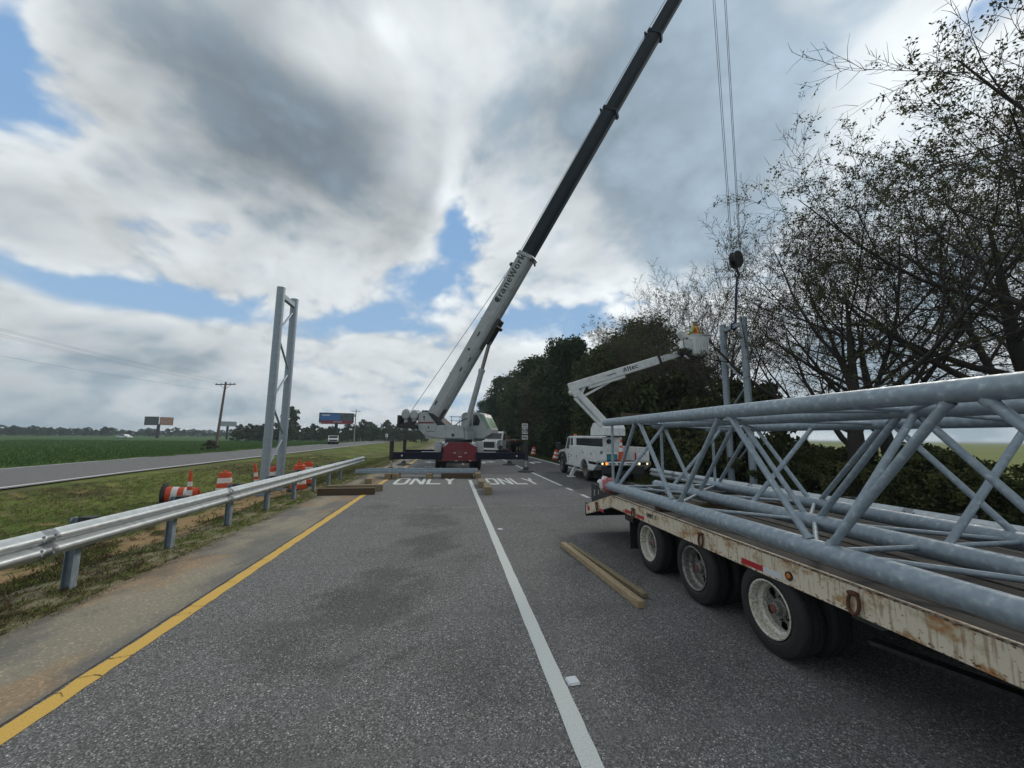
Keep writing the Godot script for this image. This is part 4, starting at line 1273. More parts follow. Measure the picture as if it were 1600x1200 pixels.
	for i in 9:
		var x := rng.randf_range(-6.4, -5.0); var z := rng.randf_range(-17.0, -12.5)
		var t2 := thing("wood_scrap", "pale wood scrap lying on sandy ground near the tall posts", "scrap", Vector3(x, gy(x, z), z), rng.randf() * TAU, "wood scraps on the sandy ground")
		var sb := MB.new()
		var l := rng.randf_range(0.08, 0.3)
		sb.bx(Vector3(-l, 0, -0.03), Vector3(l, 0.02, 0.03), 0.003)
		part(t2, "board", sb, M.lumber)

const CR := Vector3(0.45, 0.0, -25.0)
const TH := 0.538

# a point of the crane's upper works: u along the boom's heading, w towards the camera side
func cu(u: float, y: float, w: float) -> Vector3:
	return Vector3(u * cos(TH) - w * sin(TH), y, u * sin(TH) + w * cos(TH))

func ubasis() -> Basis:
	return Basis(Vector3.UP, -TH)

func uprism(poly: Array, w: float, depth: float) -> MB:
	var b := MB.new()
	b.prism(Transform3D(ubasis(), cu(0, 0, w)), PackedVector2Array(poly), depth)
	return b

func make_crane() -> void:
	var t := thing("truck_crane", "grey truck crane with red rear, spread black outriggers and long raised telescopic boom", "crane", CR)
	# carrier
	var b := MB.new()
	b.prism(at(-0.05, 0, 2.35), PackedVector2Array([Vector2(-1.02, 0.58), Vector2(1.02, 0.58), Vector2(1.02, 1.36), Vector2(0.66, 1.57), Vector2(-0.52, 1.57), Vector2(-0.8, 1.38), Vector2(-0.8, 0.98), Vector2(-1.02, 0.98)]), 0.5)
	var rear := part(t, "rear_box", b, M.red)
	for q in [[-0.25, 1.02, 0.14], [0.35, 1.02, 0.14], [0.05, 0.82, 0.18], [-0.15, 0.6, 0.1], [0.6, 0.6, 0.12]]:
		b = MB.new()
		b.bx(Vector3(q[0] - q[2] * 0.5, q[1] - 0.016, 2.59), Vector3(q[0] + q[2] * 0.5, q[1] + 0.016, 2.625))
		part(rear, "reflector", b, M.tape_white)
	b = MB.new()
	b.bx(Vector3(-1.0, 0.61, 2.59), Vector3(1.0, 0.64, 2.62))
	part(rear, "bumper_trim", b, M.hub)
	b = MB.new()
	b.bx(Vector3(-0.15, 0.9, 2.59), Vector3(0.18, 1.2, 2.606))
	part(rear, "access_panel", b, M.hub)
	for s in [-1.0, 1.0]:
		b = MB.new()
		b.beam(Vector3(s * 0.6 - 0.02, 1.57, 2.612), Vector3(s * 0.92 + (0.12 if s < 0 else 0.0), 1.38, 2.612), 0.05, 0.02, Vector3.BACK)
		part(rear, "edge_stripe", b, M.tape_white)
	for s in [-1.0, 1.0]:
		b = MB.new()
		b.bx(Vector3(s * 0.98, 1.08, 1.4), Vector3(s * 1.36, 1.64, 2.2), 0.03)
		part(t, "fender_box", b, M.crane_white)
	b = MB.new()
	b.bx(Vector3(-0.5, 0.7, -10.5), Vector3(0.5, 1.25, 2.2), 0.02)
	part(t, "chassis_frame", b, M.dark_steel)
	b = MB.new()
	b.bx(Vector3(-1.22, 1.28, -9.0), Vector3(1.22, 1.5, 1.4), 0.02)
	part(t, "carrier_deck", b, M.crane_white)
	b = MB.new()
	b.prism(Transform3D(Basis(Vector3.UP, PI * 0.5), Vector3(0, 0, 0)), PackedVector2Array([Vector2(8.6, 0.7), Vector2(11.0, 0.7), Vector2(11.0, 1.5), Vector2(10.6, 2.45), Vector2(8.6, 2.5)]), 2.3)
	part(t, "carrier_cab", b, M.crane_white)
	for z in [0.85, -0.55, -5.6, -7.0]:
		for s in [-1.0, 1.0]:
			wheel(t, Vector3(s * 1.3, 0.53, z), s, M.crane_white, true, 0.53, 0.3, 0.27)
	# outriggers: beam, jack post, rod, float
	for q in [[2.6, -3.56, 3.70, 0.66, 1.07, 0.24], [-2.9, -3.5, 3.55, 0.74, 1.03, 0.2]]:
		for s in [0, 1]:
			var xe: float = q[1 + s]
			var sg := -1.0 if s == 0 else 1.0
			b = MB.new()
			b.bx(Vector3(sg * 0.9, q[3], q[0] - q[5] * 0.5), Vector3(sg * 2.0, q[4], q[0] + q[5] * 0.5), 0.015)
			b.bx(Vector3(sg * 1.9, q[3] + 0.02, q[0] - q[5] * 0.42), Vector3(xe, q[4] - 0.02, q[0] + q[5] * 0.42), 0.012)
			var bm := part(t, "outrigger_beam", b, M.navy)
			b = MB.new()
			b.bx(Vector3(xe - 0.1, q[3] - 0.04, q[0] - 0.11), Vector3(xe + 0.1, 1.66, q[0] + 0.11), 0.02)
			part(bm, "jack_post", b, M.black)
			b = MB.new()
			b.rod(Vector3(xe, 0.2, q[0]), Vector3(xe, q[3], q[0]), 0.06, 14)
			part(bm, "jack_rod", b, M.chrome)
			b = MB.new()
			b.lathe(at(xe, 0.0, q[0]), [Vector2(0.0, 0.0), Vector2(0.46, 0.0), Vector2(0.46, 0.05), Vector2(0.2, 0.13), Vector2(0.13, 0.26), Vector2(0.0, 0.28)], 20)
			part(bm, "outrigger_float", b, M.black)
			b = MB.new()
			b.bx(Vector3(sg * 1.0, q[4] - 0.004, q[0] - q[5] * 0.5), Vector3(sg * 2.0, q[4] + 0.012, q[0] + q[5] * 0.5))
			part(bm, "top_plate", b, M.tape_white)
			if q[0] > 0.0:
				b = MB.new()
				b.lathe(Transform3D(Basis(Vector3.RIGHT, PI * 0.5), Vector3(xe - sg * 0.55, 0.87, q[0] + q[5] * 0.42)), [Vector2(0.045, 0.0), Vector2(0.045, 0.012), Vector2(0.0, 0.014)], 12)
				part(bm, "side_mark", b, M.tape_white)
	# slewing ring and upper works
	b = MB.new()
	b.lathe(at(0, 1.5, 0), [Vector2(0.0, 0.0), Vector2(0.82, 0.0), Vector2(0.82, 0.24), Vector2(0.0, 0.24)], 32)
	part(t, "slewing_ring", b, M.black)
	var side := [Vector2(-2.46, 3.29), Vector2(-2.17, 3.42), Vector2(-1.95, 3.38), Vector2(-1.18, 2.56), Vector2(-0.3, 2.6), Vector2(0.62, 2.5), Vector2(0.75, 1.82), Vector2(-0.9, 1.80), Vector2(-2.03, 1.96), Vector2(-2.62, 2.46)]
	for w in [0.62, -0.42]:
		part(t, "side_plate", uprism(side, w, 0.1), M.crane_white)
	part(t, "turntable_deck", uprism([Vector2(-2.0, 1.76), Vector2(0.9, 1.74), Vector2(0.9, 2.2), Vector2(-2.2, 2.2)], 0.1, 0.93), M.crane_white)
	b = uprism([Vector2(-1.95, 3.36), Vector2(-1.55, 3.28), Vector2(-0.62, 2.6), Vector2(-1.18, 2.5)], 0.1, 0.9)  # solid black block standing in for the shade between the side plates
	part(t, "boom_foot_shade", b, M.black)
	b = uprism([Vector2(-2.52, 2.68), Vector2(-1.33, 2.68), Vector2(-1.42, 2.78), Vector2(-2.52, 2.78)], 0.674, 0.006)
	part(t, "red_stripe", b, M.red)
	for q in [[-2.1, 3.08, 0.07], [-2.08, 2.93, 0.05], [-1.75, 2.45, 0.06], [-0.02, 1.98, 0.1]]:
		b = MB.new()
		b.lathe(Transform3D(ubasis() * Basis(Vector3.RIGHT, PI * 0.5), cu(q[0], q[1], 0.67)), [Vector2(q[2], 0.0), Vector2(q[2], 0.006), Vector2(0.0, 0.007)], 16)
		part(t, "pivot_pin", b, M.black)
	print_strip(t, "maker_mark", 0.62, 0.06, M.letters_grey, Transform3D(ubasis(), cu(-1.62, 2.2, 0.674)))
	# rear counterweight tray and winches
	b = uprism([Vector2(-3.9, 2.42), Vector2(-2.5, 2.32), Vector2(-2.5, 2.55), Vector2(-3.2, 2.78), Vector2(-3.9, 2.6)], 0.1, 1.5)
	part(t, "counterweight_tray", b, M.dark_steel)
	b = uprism([Vector2(-3.98, 2.4), Vector2(-3.84, 2.4), Vector2(-3.84, 3.2), Vector2(-3.98, 3.2)], 0.1, 1.5)
	part(t, "rear_guard", b, M.black)
	for q in [[-3.45, 3.26, 0.33], [-2.82, 3.22, 0.31]]:
		b = MB.new()
		var wt := Transform3D(ubasis() * Basis(Vector3.RIGHT, PI * 0.5), cu(q[0], q[1], 0.1))
		b.lathe(wt, [Vector2(0.0, -0.62), Vector2(q[2], -0.62), Vector2(q[2], -0.56), Vector2(q[2] * 0.72, -0.56), Vector2(q[2] * 0.72, 0.56), Vector2(q[2], 0.56), Vector2(q[2], 0.62), Vector2(q[2] * 0.75, 0.68), Vector2(0.0, 0.68)], 26)
		var wn := part(t, "winch", b, M.crane_white)
		b = MB.new()
		b.lathe(wt, [Vector2(q[2] * 0.8, -0.5), Vector2(q[2] * 0.8, 0.5)], 26)
		part(wn, "rope_drum", b, M.rope)
		b = uprism([Vector2(q[0] - 0.12, 2.5), Vector2(q[0] + 0.2, 2.5), Vector2(q[0] + 0.1, q[1]), Vector2(q[0] - 0.1, q[1])], 0.68, 0.06)
		part(wn, "winch_bracket", b, M.crane_white)
	b = MB.new()
	for k in 5:
		b.tube([cu(-2.5 - k * 0.12, 2.95 - 0.05 * k, 0.72), cu(-2.7 - k * 0.1, 2.66, 0.76), cu(-2.9 - k * 0.1, 2.75 + 0.05 * k, 0.74), cu(-3.15, 2.95, 0.72)], [0.022, 0.022, 0.022, 0.022], 6)
	part(t, "hose_loom", b, M.black)
	b = MB.new()
	b.bx(cu(-2.35, 3.36, 0.2) - Vector3(0.2, 0, 0.2), cu(-2.35, 3.46, 0.2) + Vector3(0.2, 0.05, 0.2))
	part(t, "valve_box", b, M.black)
	# ladder, tool boxes and panel seams on the carrier and the upper works
	b = MB.new()
	for x in [-1.28, -0.98]:
		b.rod(Vector3(x, 0.6, 1.38), Vector3(x, 1.62, 1.38), 0.016, 8)
	for y in [0.7, 0.95, 1.2, 1.45]:
		b.rod(Vector3(-1.28, y, 1.38), Vector3(-0.98, y, 1.38), 0.014, 8)
	part(t, "ladder", b, M.dark_steel)
	for u in [-1.25, -0.55, 0.1]:
		b = uprism([Vector2(u - 0.006, 1.84), Vector2(u + 0.006, 1.84), Vector2(u + 0.006, 2.52), Vector2(u - 0.006, 2.52)], 0.671, 0.004)
		part(t, "panel_seam", b, M.letters_grey)
	b = MB.new()
	for k in 4:
		b.tube([cu(-1.0 + k * 0.05, 2.58, 0.5), cu(-1.15 + k * 0.06, 2.85, 0.5), cu(-1.0 + k * 0.05, 3.2, 0.5), cu(-0.75 + k * 0.05, 3.55, 0.48)], [0.02, 0.02, 0.02, 0.02], 6)
	part(t, "boom_hoses", b, M.black)
	# handrail behind the cab
	b = MB.new()
	for u in [-0.95, -0.35, 0.0]:
		b.rod(cu(u, 2.6, -0.7), cu(u, 3.18, -0.7), 0.018, 8)
	for y in [2.9, 3.16]:
		b.rod(cu(-1.1, y, -0.7), cu(-0.1, y - 0.03, -0.7), 0.016, 8)
	part(t, "handrail", b, M.dark_steel)
	# operator's cab on the far side of the boom
	var cab := [Vector2(-0.12, 3.22), Vector2(-0.02, 3.34), Vector2(0.15, 3.40), Vector2(1.05, 3.38), Vector2(1.46, 3.26), Vector2(1.98, 2.36), Vector2(1.98, 2.12), Vector2(1.4, 1.80), Vector2(-0.12, 1.86)]
	var cb := part(t, "operator_cab", uprism(cab, -0.95, 0.95), M.crane_white)
	b = uprism([Vector2(0.22, 3.22), Vector2(0.60, 3.24), Vector2(0.60, 2.55), Vector2(0.22, 2.5)], -0.475, 0.012)
	part(cb, "door_window", b, M.dark_glass)
	b = uprism([Vector2(0.70, 3.24), Vector2(1.0, 3.22), Vector2(1.2, 2.85), Vector2(1.12, 2.6), Vector2(0.70, 2.56)], -0.475, 0.012)
	part(cb, "side_window", b, M.dark_glass)
	b = uprism([Vector2(1.10, 3.26), Vector2(1.40, 3.2), Vector2(1.86, 2.42), Vector2(1.7, 2.36)], -0.475, 0.014)
	part(cb, "windscreen_side", b, M.green_glass)
	b = MB.new()
	var n0 := cu(1.49, 3.2, -1.38); var n1 := cu(1.49, 3.2, -0.52); var n2 := cu(1.97, 2.42, -0.52); var n3 := cu(1.97, 2.42, -1.38)
	b.quad(n0, n1, n2, n3, (n1 - n0).cross(n3 - n0).normalized())
	part(cb, "windscreen", b, M.green_glass)
	# boom
	var ang := deg_to_rad(57.45)
	var foot := Vector2(-1.72, 2.98)
	var dir := Vector2(cos(ang), sin(ang)); var nor := Vector2(-sin(ang), cos(ang))
	var secs := [[-0.35, 11.55, 0.92, 0.78], [11.5, 21.0, 0.80, 0.66], [20.9, 25.75, 0.73, 0.60], [25.65, 31.6, 0.66, 0.54]]
	var bsb := Basis(ubasis() * Vector3(dir.x, dir.y, 0), ubasis() * Vector3(nor.x, nor.y, 0), ubasis() * Vector3.BACK)
	var bt := Transform3D(bsb, cu(foot.x, foot.y, 0.1))
	for k in 4:
		var s: Array = secs[k]
		b = MB.new()
		var hh: float = s[2] * 0.5; var hw: float = s[3] * 0.5
		# rounded lower half of the section
		var sec := PackedVector2Array([Vector2(-hw, hh - 0.04), Vector2(-hw + 0.04, hh), Vector2(hw - 0.04, hh), Vector2(hw, hh - 0.04), Vector2(hw, -hh * 0.35), Vector2(hw * 0.82, -hh * 0.74), Vector2(hw * 0.45, -hh), Vector2(-hw * 0.45, -hh), Vector2(-hw * 0.82, -hh * 0.74), Vector2(-hw, -hh * 0.35)])
		var pt := bt * Transform3D(Basis(Vector3.BACK, Vector3.UP, Vector3.LEFT), Vector3((s[0] + s[1]) * 0.5, 0, 0))
		b.prism(pt, sec, s[1] - s[0])
		var sp := part(t, "boom_section", b, M.crane_white if k == 0 else M.boom_dark)
		# collar at the section's head and rope guides on its back
		b = MB.new()
		b.box(bt * at(s[1] - 0.1, 0.0, 0), Vector3(0.2, s[2] + 0.1, s[3] + 0.08), 0.02)
		part(sp, "section_collar", b, M.crane_white if k == 0 else M.boom_dark)
		b = MB.new()
		b.box(bt * at(s[1] - 0.2, hh + 0.1, 0), Vector3(0.12, 0.24, 0.3), 0.02)
		b.rod(bt * Vector3(s[1] - 0.2, hh + 0.2, -0.2), bt * Vector3(s[1] - 0.2, hh + 0.2, 0.2), 0.05, 10)
		part(sp, "rope_guide", b, M.dark_steel)
		if k == 0:
			for q in [3.0, 6.9, 9.7]:
				b = MB.new()
				b.box(bt * at(q, hh + 0.06, 0.1), Vector3(0.1, 0.16, 0.2), 0.02)
				part(sp, "rope_guide", b, M.dark_steel)
			b = MB.new()
			b.rod(bt * Vector3(10.6, hh + 0.12, -0.25), bt * Vector3(10.6, hh + 0.12, 0.25), 0.13, 12)
			part(sp, "rope_roller", b, M.dark_steel)
			for q in [[1.0, 0.25], [3.6, -0.1], [4.4, -0.3], [6.0, 0.05]]:
				b = MB.new()
				b.box(bt * at(q[0], q[1], hw + 0.02), Vector3(0.3, 0.06, 0.05), 0.01)
				part(sp, "side_bracket", b, M.dark_steel)
			b = MB.new()
			b.lathe(bt * Transform3D(Basis(Vector3.RIGHT, PI * 0.5), Vector3(4.9, 0.12, hw)), [Vector2(0.08, 0.0), Vector2(0.08, 0.01), Vector2(0.0, 0.011)], 14)
			part(sp, "inspection_port", b, M.black)
			b = MB.new()
			b.lathe(bt * Transform3D(Basis(Vector3.RIGHT, PI * 0.5), Vector3(8.35, 0.12, hw)), [Vector2(0.13, 0.0), Vector2(0.13, 0.01), Vector2(0.0, 0.011)], 16)
			part(sp, "logo_dot", b, M.letters)
			text(sp, "lettering", "CraneWorks", 0.40, M.letters, bt * Transform3D(Basis(), Vector3(9.92, 0.1, hw + 0.006)), 1.08)
			b = MB.new()
			b.box(bt * at(6.55, -hh - 0.12, 0), Vector3(1.7, 0.34, 0.5), 0.05)
			b.box(bt * at(5.5, -hh - 0.04, 0.2), Vector3(0.5, 0.2, 0.12), 0.03)
			b.rod(bt * Vector3(6.9, -hh - 0.22, -0.4), bt * Vector3(6.9, -hh - 0.22, 0.42), 0.13, 14)
			part(sp, "cylinder_bracket", b, M.dark_steel)
			b = MB.new()
			b.box(bt * at(11.35, -hh - 0.1, 0.3), Vector3(0.2, 0.3, 0.12), 0.02)
			b.rod(bt * Vector3(11.3, -hh - 0.22, 0.3), bt * Vector3(11.1, -hh - 0.45, 0.3), 0.06, 8)
			part(sp, "jib_bracket", b, M.dark_steel)
	b = MB.new()
	b.box(bt * at(31.6, -0.15, 0), Vector3(0.5, 0.9, 0.5), 0.05)
	for y in [0.35, -0.5]:
		b.lathe(bt * Transform3D(Basis(Vector3.RIGHT, PI * 0.5), Vector3(31.8, y, 0)), [Vector2(0.0, -0.2), Vector2(0.28, -0.2), Vector2(0.28, 0.2), Vector2(0.0, 0.2)], 20)
	part(t, "boom_head", b, M.boom_dark)
	# derricking cylinder
	b = MB.new()
	b.rod(cu(0.42, 2.0, 0.1), cu(1.52, 5.85, 0.1), 0.17, 20)
	b.rod(cu(1.49, 5.75, 0.1), cu(1.55, 5.96, 0.1), 0.2, 20)
	var cyl := part(t, "lift_cylinder", b, M.crane_white)
	b = MB.new()
	b.rod(cu(1.5, 5.8, 0.1), cu(2.27, 8.48, 0.1), 0.115, 18)
	part(cyl, "cylinder_rod", b, M.rim_grey)
	b = MB.new()
	b.tube([cu(0.1, 2.2, 0.45), cu(-0.05, 2.6, 0.5), cu(0.3, 2.5, 0.42), cu(0.55, 2.35, 0.35)], [0.035, 0.035, 0.035, 0.035], 8)
	b.tube([cu(-0.05, 2.1, 0.5), cu(-0.2, 2.35, 0.5), cu(0.2, 2.75, 0.42), cu(0.7, 3.0, 0.3)], [0.03, 0.03, 0.03, 0.03], 8)
	b.bx(cu(-0.15, 2.25, 0.5) - Vector3(0.14, 0.12, 0.1), cu(-0.15, 2.25, 0.5) + Vector3(0.14, 0.12, 0.1), 0.03)
	part(cyl, "hose_bundle", b, M.black)
	# hoist rope: winch to head over the guides, then down to the hook block
	var head := bt * Vector3(31.9, 0.55, 0)
	b = MB.new()
	b.rod(cu(-3.45, 3.56, 0.1), bt * Vector3(10.6, 0.66, 0.0), 0.016, 6)
	b.rod(bt * Vector3(10.6, 0.66, 0.0), head, 0.016, 6)
	part(t, "hoist_rope", b, M.wire)
	var hook := Vector3(13.88, 10.6, -17.4) - CR
	for q in [[-0.24, 0.0], [-0.12, 0.0], [0.2, 0.0], [0.3, 0.0]]:
		b = MB.new()
		b.rod(hook + Vector3(q[0] * 0.7, 0.55, 0.1 * signf(q[0])), Vector3(hook.x, (bt * Vector3(31.8, 0, 0)).y, hook.z) + Vector3(q[0], 0, 0.2 * signf(q[0])), 0.014, 6)
		part(t, "hoist_line", b, M.wire)
	# hook block
	var hk := thing("hook_block", "black crane hook block hanging on four wire lines before the trees", "crane hook", CR + hook + Vector3(0, -0.75, 0), 0.3)
	b = MB.new()
	for s in [-1.0, 1.0]:
		b.prism(at(0, 1.0, 0.13 * s), PackedVector2Array([Vector2(-0.33, 0.1), Vector2(-0.2, 0.36), Vector2(0.0, 0.42), Vector2(0.2, 0.36), Vector2(0.33, 0.1), Vector2(0.3, -0.16), Vector2(0.14, -0.4), Vector2(-0.14, -0.4), Vector2(-0.3, -0.16)]), 0.09)
	part(hk, "cheek_plates", b, M.black)
	b = MB.new()
	b.lathe(Transform3D(Basis(Vector3.RIGHT, PI * 0.5), Vector3(0, 1.05, 0)), [Vector2(0.0, -0.08), Vector2(0.3, -0.08), Vector2(0.26, 0.0), Vector2(0.3, 0.08), Vector2(0.0, 0.08)], 20)
	part(hk, "sheave", b, M.dark_steel)
	b = MB.new()
	var pts := []; var rad := []
	for k in 15:
		var a := deg_to_rad(90.0 - k * 20.0)
		pts.append(Vector3(cos(a) * 0.15, 0.22 + sin(a) * 0.16, 0)); rad.append(lerpf(0.055, 0.03, k / 14.0))
	b.tube([Vector3(0, 0.62, 0), Vector3(0, 0.4, 0)], [0.07, 0.06], 10)
	b.tube(pts, rad, 10)
	part(hk, "hook", b, M.black)
	# sling from the hook to the top beam of the post pair
	var sl := thing("lifting_sling", "dark blue lifting sling from crane hook to the top beam of posts", "sling", Vector3(13.42, 7.3, -17.3))
	b = MB.new()
	var h0 := CR + hook + Vector3(0, -0.68, 0) - sl.position
	b.tube([h0, Vector3(0.25, 1.6, -0.03), Vector3(0.16, 0.5, 0.0), Vector3(0.11, 0.15, 0.0)], [0.05, 0.045, 0.05, 0.06], 8)
	b.tube([Vector3(0.11, 0.18, 0.0), Vector3(0.12, -0.08, 0.02), Vector3(0.0, -0.16, 0.03), Vector3(-0.12, -0.06, 0.02), Vector3(-0.1, 0.14, 0.0), Vector3(0.05, 0.24, 0.0)], [0.045, 0.045, 0.045, 0.045, 0.045, 0.045], 8)
	b.tube([h0 + Vector3(-0.05, 0, 0.05), Vector3(0.2, 1.4, 0.08), Vector3(0.08, 0.4, 0.06)], [0.04, 0.04, 0.04], 8)
	part(sl, "strap", b, M.blue)

func rounded_side(parent: Node, called: String, poly: Array, x: float, depth: float, m: Material, o := Vector3.ZERO) -> MeshInstance3D:
	# outline given as (z, y); thickness along x
	var b := MB.new()
	var pl := PackedVector2Array()
	for q in poly: pl.append(Vector2(-q.x, q.y))
	b.prism(Transform3D(Basis(Vector3.UP, PI * 0.5), Vector3(x, 0, 0) + o), pl, depth)
	return part(parent, called, b, m)

func make_bucket_truck() -> void:
	# origin at the rear left corner on the ground; the truck points down the road (-z)
	var t := thing("bucket_truck", "white utility bucket truck with raised folding boom and tool cabinets", "bucket truck", Vector3(5.95, 0, -16.15))
	var W := 2.36
	var b := MB.new()
	# chassis and rear platform
	b.bx(Vector3(0.75, 0.45, -6.4), Vector3(1.6, 0.72, -0.1), 0.02)
	part(t, "chassis_frame", b, M.black)
	b = MB.new()
	b.bx(Vector3(0.0, 0.78, -1.05), Vector3(W, 0.93, 0.0), 0.02)
	var plat := part(t, "rear_platform", b, M.white)
	b = MB.new()
	b.bx(Vector3(0.02, 0.932, -1.0), Vector3(W - 0.02, 0.945, -0.02))
	part(plat, "tread_plate", b, M.dark_steel)
	for q in [[0.24, 1], [0.42, 2], [1.12, 1], [1.85, 1], [2.2, 1]]:
		b = MB.new()
		b.lathe(Transform3D(Basis(Vector3.RIGHT, PI * 0.5), Vector3(q[0], 0.85, 0.0)), [Vector2(0.06 if q[1] == 2 else 0.045, 0.0), Vector2(0.055 if q[1] == 2 else 0.04, 0.015), Vector2(0.0, 0.02)], 16)
		part(plat, "warning_light", b, M.amber_lit if q[1] == 2 else M.white_lit)
	for q in [[0.12, 0.09], [0.58, 0.09], [0.75, 0.09], [0.95, 0.09], [2.05, 0.09], [1.45, 0.34]]:
		b = MB.new()
		b.box(at(q[0], 0.85, 0.002), Vector3(q[1], 0.07 if q[1] < 0.2 else 0.04, 0.01), 0.003)
		part(plat, "light_socket", b, M.black)
	b = MB.new()
	b.bx(Vector3(0.25, 0.42, -0.16), Vector3(W - 0.25, 0.72, -0.1), 0.01)
	b.bx(Vector3(0.9, 0.35, -0.15), Vector3(1.45, 0.55, -0.02), 0.02)
	part(t, "rear_underrun", b, M.black)
	for xx in [0.06, W - 0.5]:
		b = MB.new()
		b.bx(Vector3(xx, 0.22, -0.62), Vector3(xx + 0.44, 0.78, -0.61))
		part(t, "mud_flap", b, M.black)
	# tool bodies left and right with an arch over the wheel
	for s in [0, 1]:
		var x := 0.24 if s == 0 else W - 0.24
		var arch := [Vector2(0.0, 0.80), Vector2(0.0, 0.93), Vector2(-0.12, 0.93), Vector2(-0.12, 1.50), Vector2(-3.95, 1.50), Vector2(-3.95, 0.55), Vector2(-2.22, 0.55)]
		for k in 9:
			var a := PI * k / 8.0
			arch.append(Vector2(-1.66 - cos(PI - a) * -0.55 * -1.0, 0.45 + sin(a) * 0.5) if false else Vector2(-1.66 - 0.56 * cos(a), 0.47 + 0.5 * sin(a)))
		arch.append_array([Vector2(-1.08, 0.55), Vector2(-0.5, 0.55)])
		var body := rounded_side(t, "tool_body", arch, x, 0.48, M.white)
		var xf := 0.0 if s == 0 else W
		var sg := -1.0 if s == 0 else 1.0
		for d in [[-3.9, -3.15, 0.6, 1.46], [-3.1, -2.35, 0.6, 1.46], [-2.3, -1.2, 1.02, 1.46], [-1.15, -0.2, 1.0, 1.46]]:
			b = MB.new()
			b.bx(Vector3(xf + sg * 0.0, d[2], d[0]), Vector3(xf + sg * 0.014, d[3], d[1]), 0.006)
			part(body, "cabinet_door", b, M.white)
			b = MB.new()
			b.bx(Vector3(xf + sg * 0.012, (d[2] + d[3]) * 0.5 - 0.05, (d[0] + d[1]) * 0.5 - 0.035), Vector3(xf + sg * 0.028, (d[2] + d[3]) * 0.5 + 0.05, (d[0] + d[1]) * 0.5 + 0.035), 0.008)
			mi(body, "door_latch", b.commit(), M.black)
		b = MB.new()
		b.bx(Vector3(x - 0.25, 1.5, -3.97), Vector3(x + 0.25, 1.525, -0.1), 0.006)
		part(body, "body_cap", b, M.white)
		# rear face door of the cabinet
		b = MB.new()
		b.bx(Vector3(x - 0.21, 0.99, -0.112), Vector3(x + 0.21, 1.46, -0.105), 0.003)
		part(body, "end_panel", b, M.white)
		b = MB.new()
		b.bx(Vector3(x - 0.06, 1.24, -0.105), Vector3(x + 0.06, 1.36, -0.096), 0.003)
		part(body, "end_vent", b, M.letters_grey)
	b = MB.new()
	b.bx(Vector3(0.48, 0.78, -3.95), Vector3(W - 0.48, 0.86, -1.0), 0.01)
	part(t, "cargo_floor", b, M.dark_steel)
	# the cab: lower body, glasshouse, hood
	var lower := [Vector2(-4.0, 0.52), Vector2(-4.0, 1.30), Vector2(-5.35, 1.32), Vector2(-6.5, 1.20), Vector2(-6.66, 1.05), Vector2(-6.66, 0.55), Vector2(-6.35, 0.52)]
	for k in 9:
		var a := PI * k / 8.0
		lower.append(Vector2(-5.75 - 0.5 * cos(a), 0.47 + 0.52 * sin(a)))
	lower.append(Vector2(-5.15, 0.5))
	var cab := rounded_side(t, "cab", lower, W * 0.5, 2.0, M.white)
	var gh := [Vector2(-4.02, 1.30), Vector2(-4.06, 1.93), Vector2(-4.16, 1.99), Vector2(-5.0, 1.99), Vector2(-5.12, 1.94), Vector2(-5.62, 1.31)]
	var gl := rounded_side(cab, "roof", [Vector2(-4.06, 1.9), Vector2(-4.1, 1.97), Vector2(-4.18, 2.0), Vector2(-5.0, 2.0), Vector2(-5.12, 1.95), Vector2(-5.1, 1.9)], W * 0.5, 1.72, M.white)
	for s in [-1.0, 1.0]:
		var x: float = W * 0.5 + s * 0.88
		for pl in [[Vector2(-4.02, 1.28), Vector2(-4.06, 1.92), Vector2(-4.2, 1.92), Vector2(-4.2, 1.28)], [Vector2(-4.66, 1.28), Vector2(-4.66, 1.92), Vector2(-4.72, 1.92), Vector2(-4.72, 1.28)], [Vector2(-5.03, 1.95), Vector2(-5.12, 1.95), Vector2(-5.64, 1.3), Vector2(-5.54, 1.3)]]:
			rounded_side(cab, "pillar", pl, x, 0.06, M.white)
		rounded_side(cab, "side_window", [Vector2(-4.18, 1.30), Vector2(-4.18, 1.9), Vector2(-5.06, 1.9), Vector2(-5.56, 1.30)], x - s * 0.012, 0.012, M.dark_glass)
	b = MB.new()
	b.bx(Vector3(W * 0.5 - 0.78, 1.34, -4.045), Vector3(W * 0.5 + 0.78, 1.90, -4.03))
	part(cab, "rear_window", b, M.dark_glass)
	b = MB.new()
	b.bx(Vector3(W * 0.5 - 0.88, 1.29, -4.06), Vector3(W * 0.5 + 0.88, 1.36, -4.0), 0.01)
	for s in [-1.0, 1.0]:
		b.bx(Vector3(W * 0.5 + s * 0.78, 1.3, -4.06), Vector3(W * 0.5 + s * 0.9, 1.95, -4.0), 0.01)
	b.bx(Vector3(W * 0.5 - 0.88, 1.88, -4.07), Vector3(W * 0.5 + 0.88, 1.96, -4.01), 0.01)
	part(cab, "rear_frame", b, M.white)
	b = MB.new()
	b.beam(Vector3(W * 0.5, 1.6, -5.34), Vector3(W * 0.5, 1.62, -5.36), 1.6, 0.78, Vector3(0, 0.78, 0.6).normalized())
	part(cab, "windscreen", b, M.dark_glass)
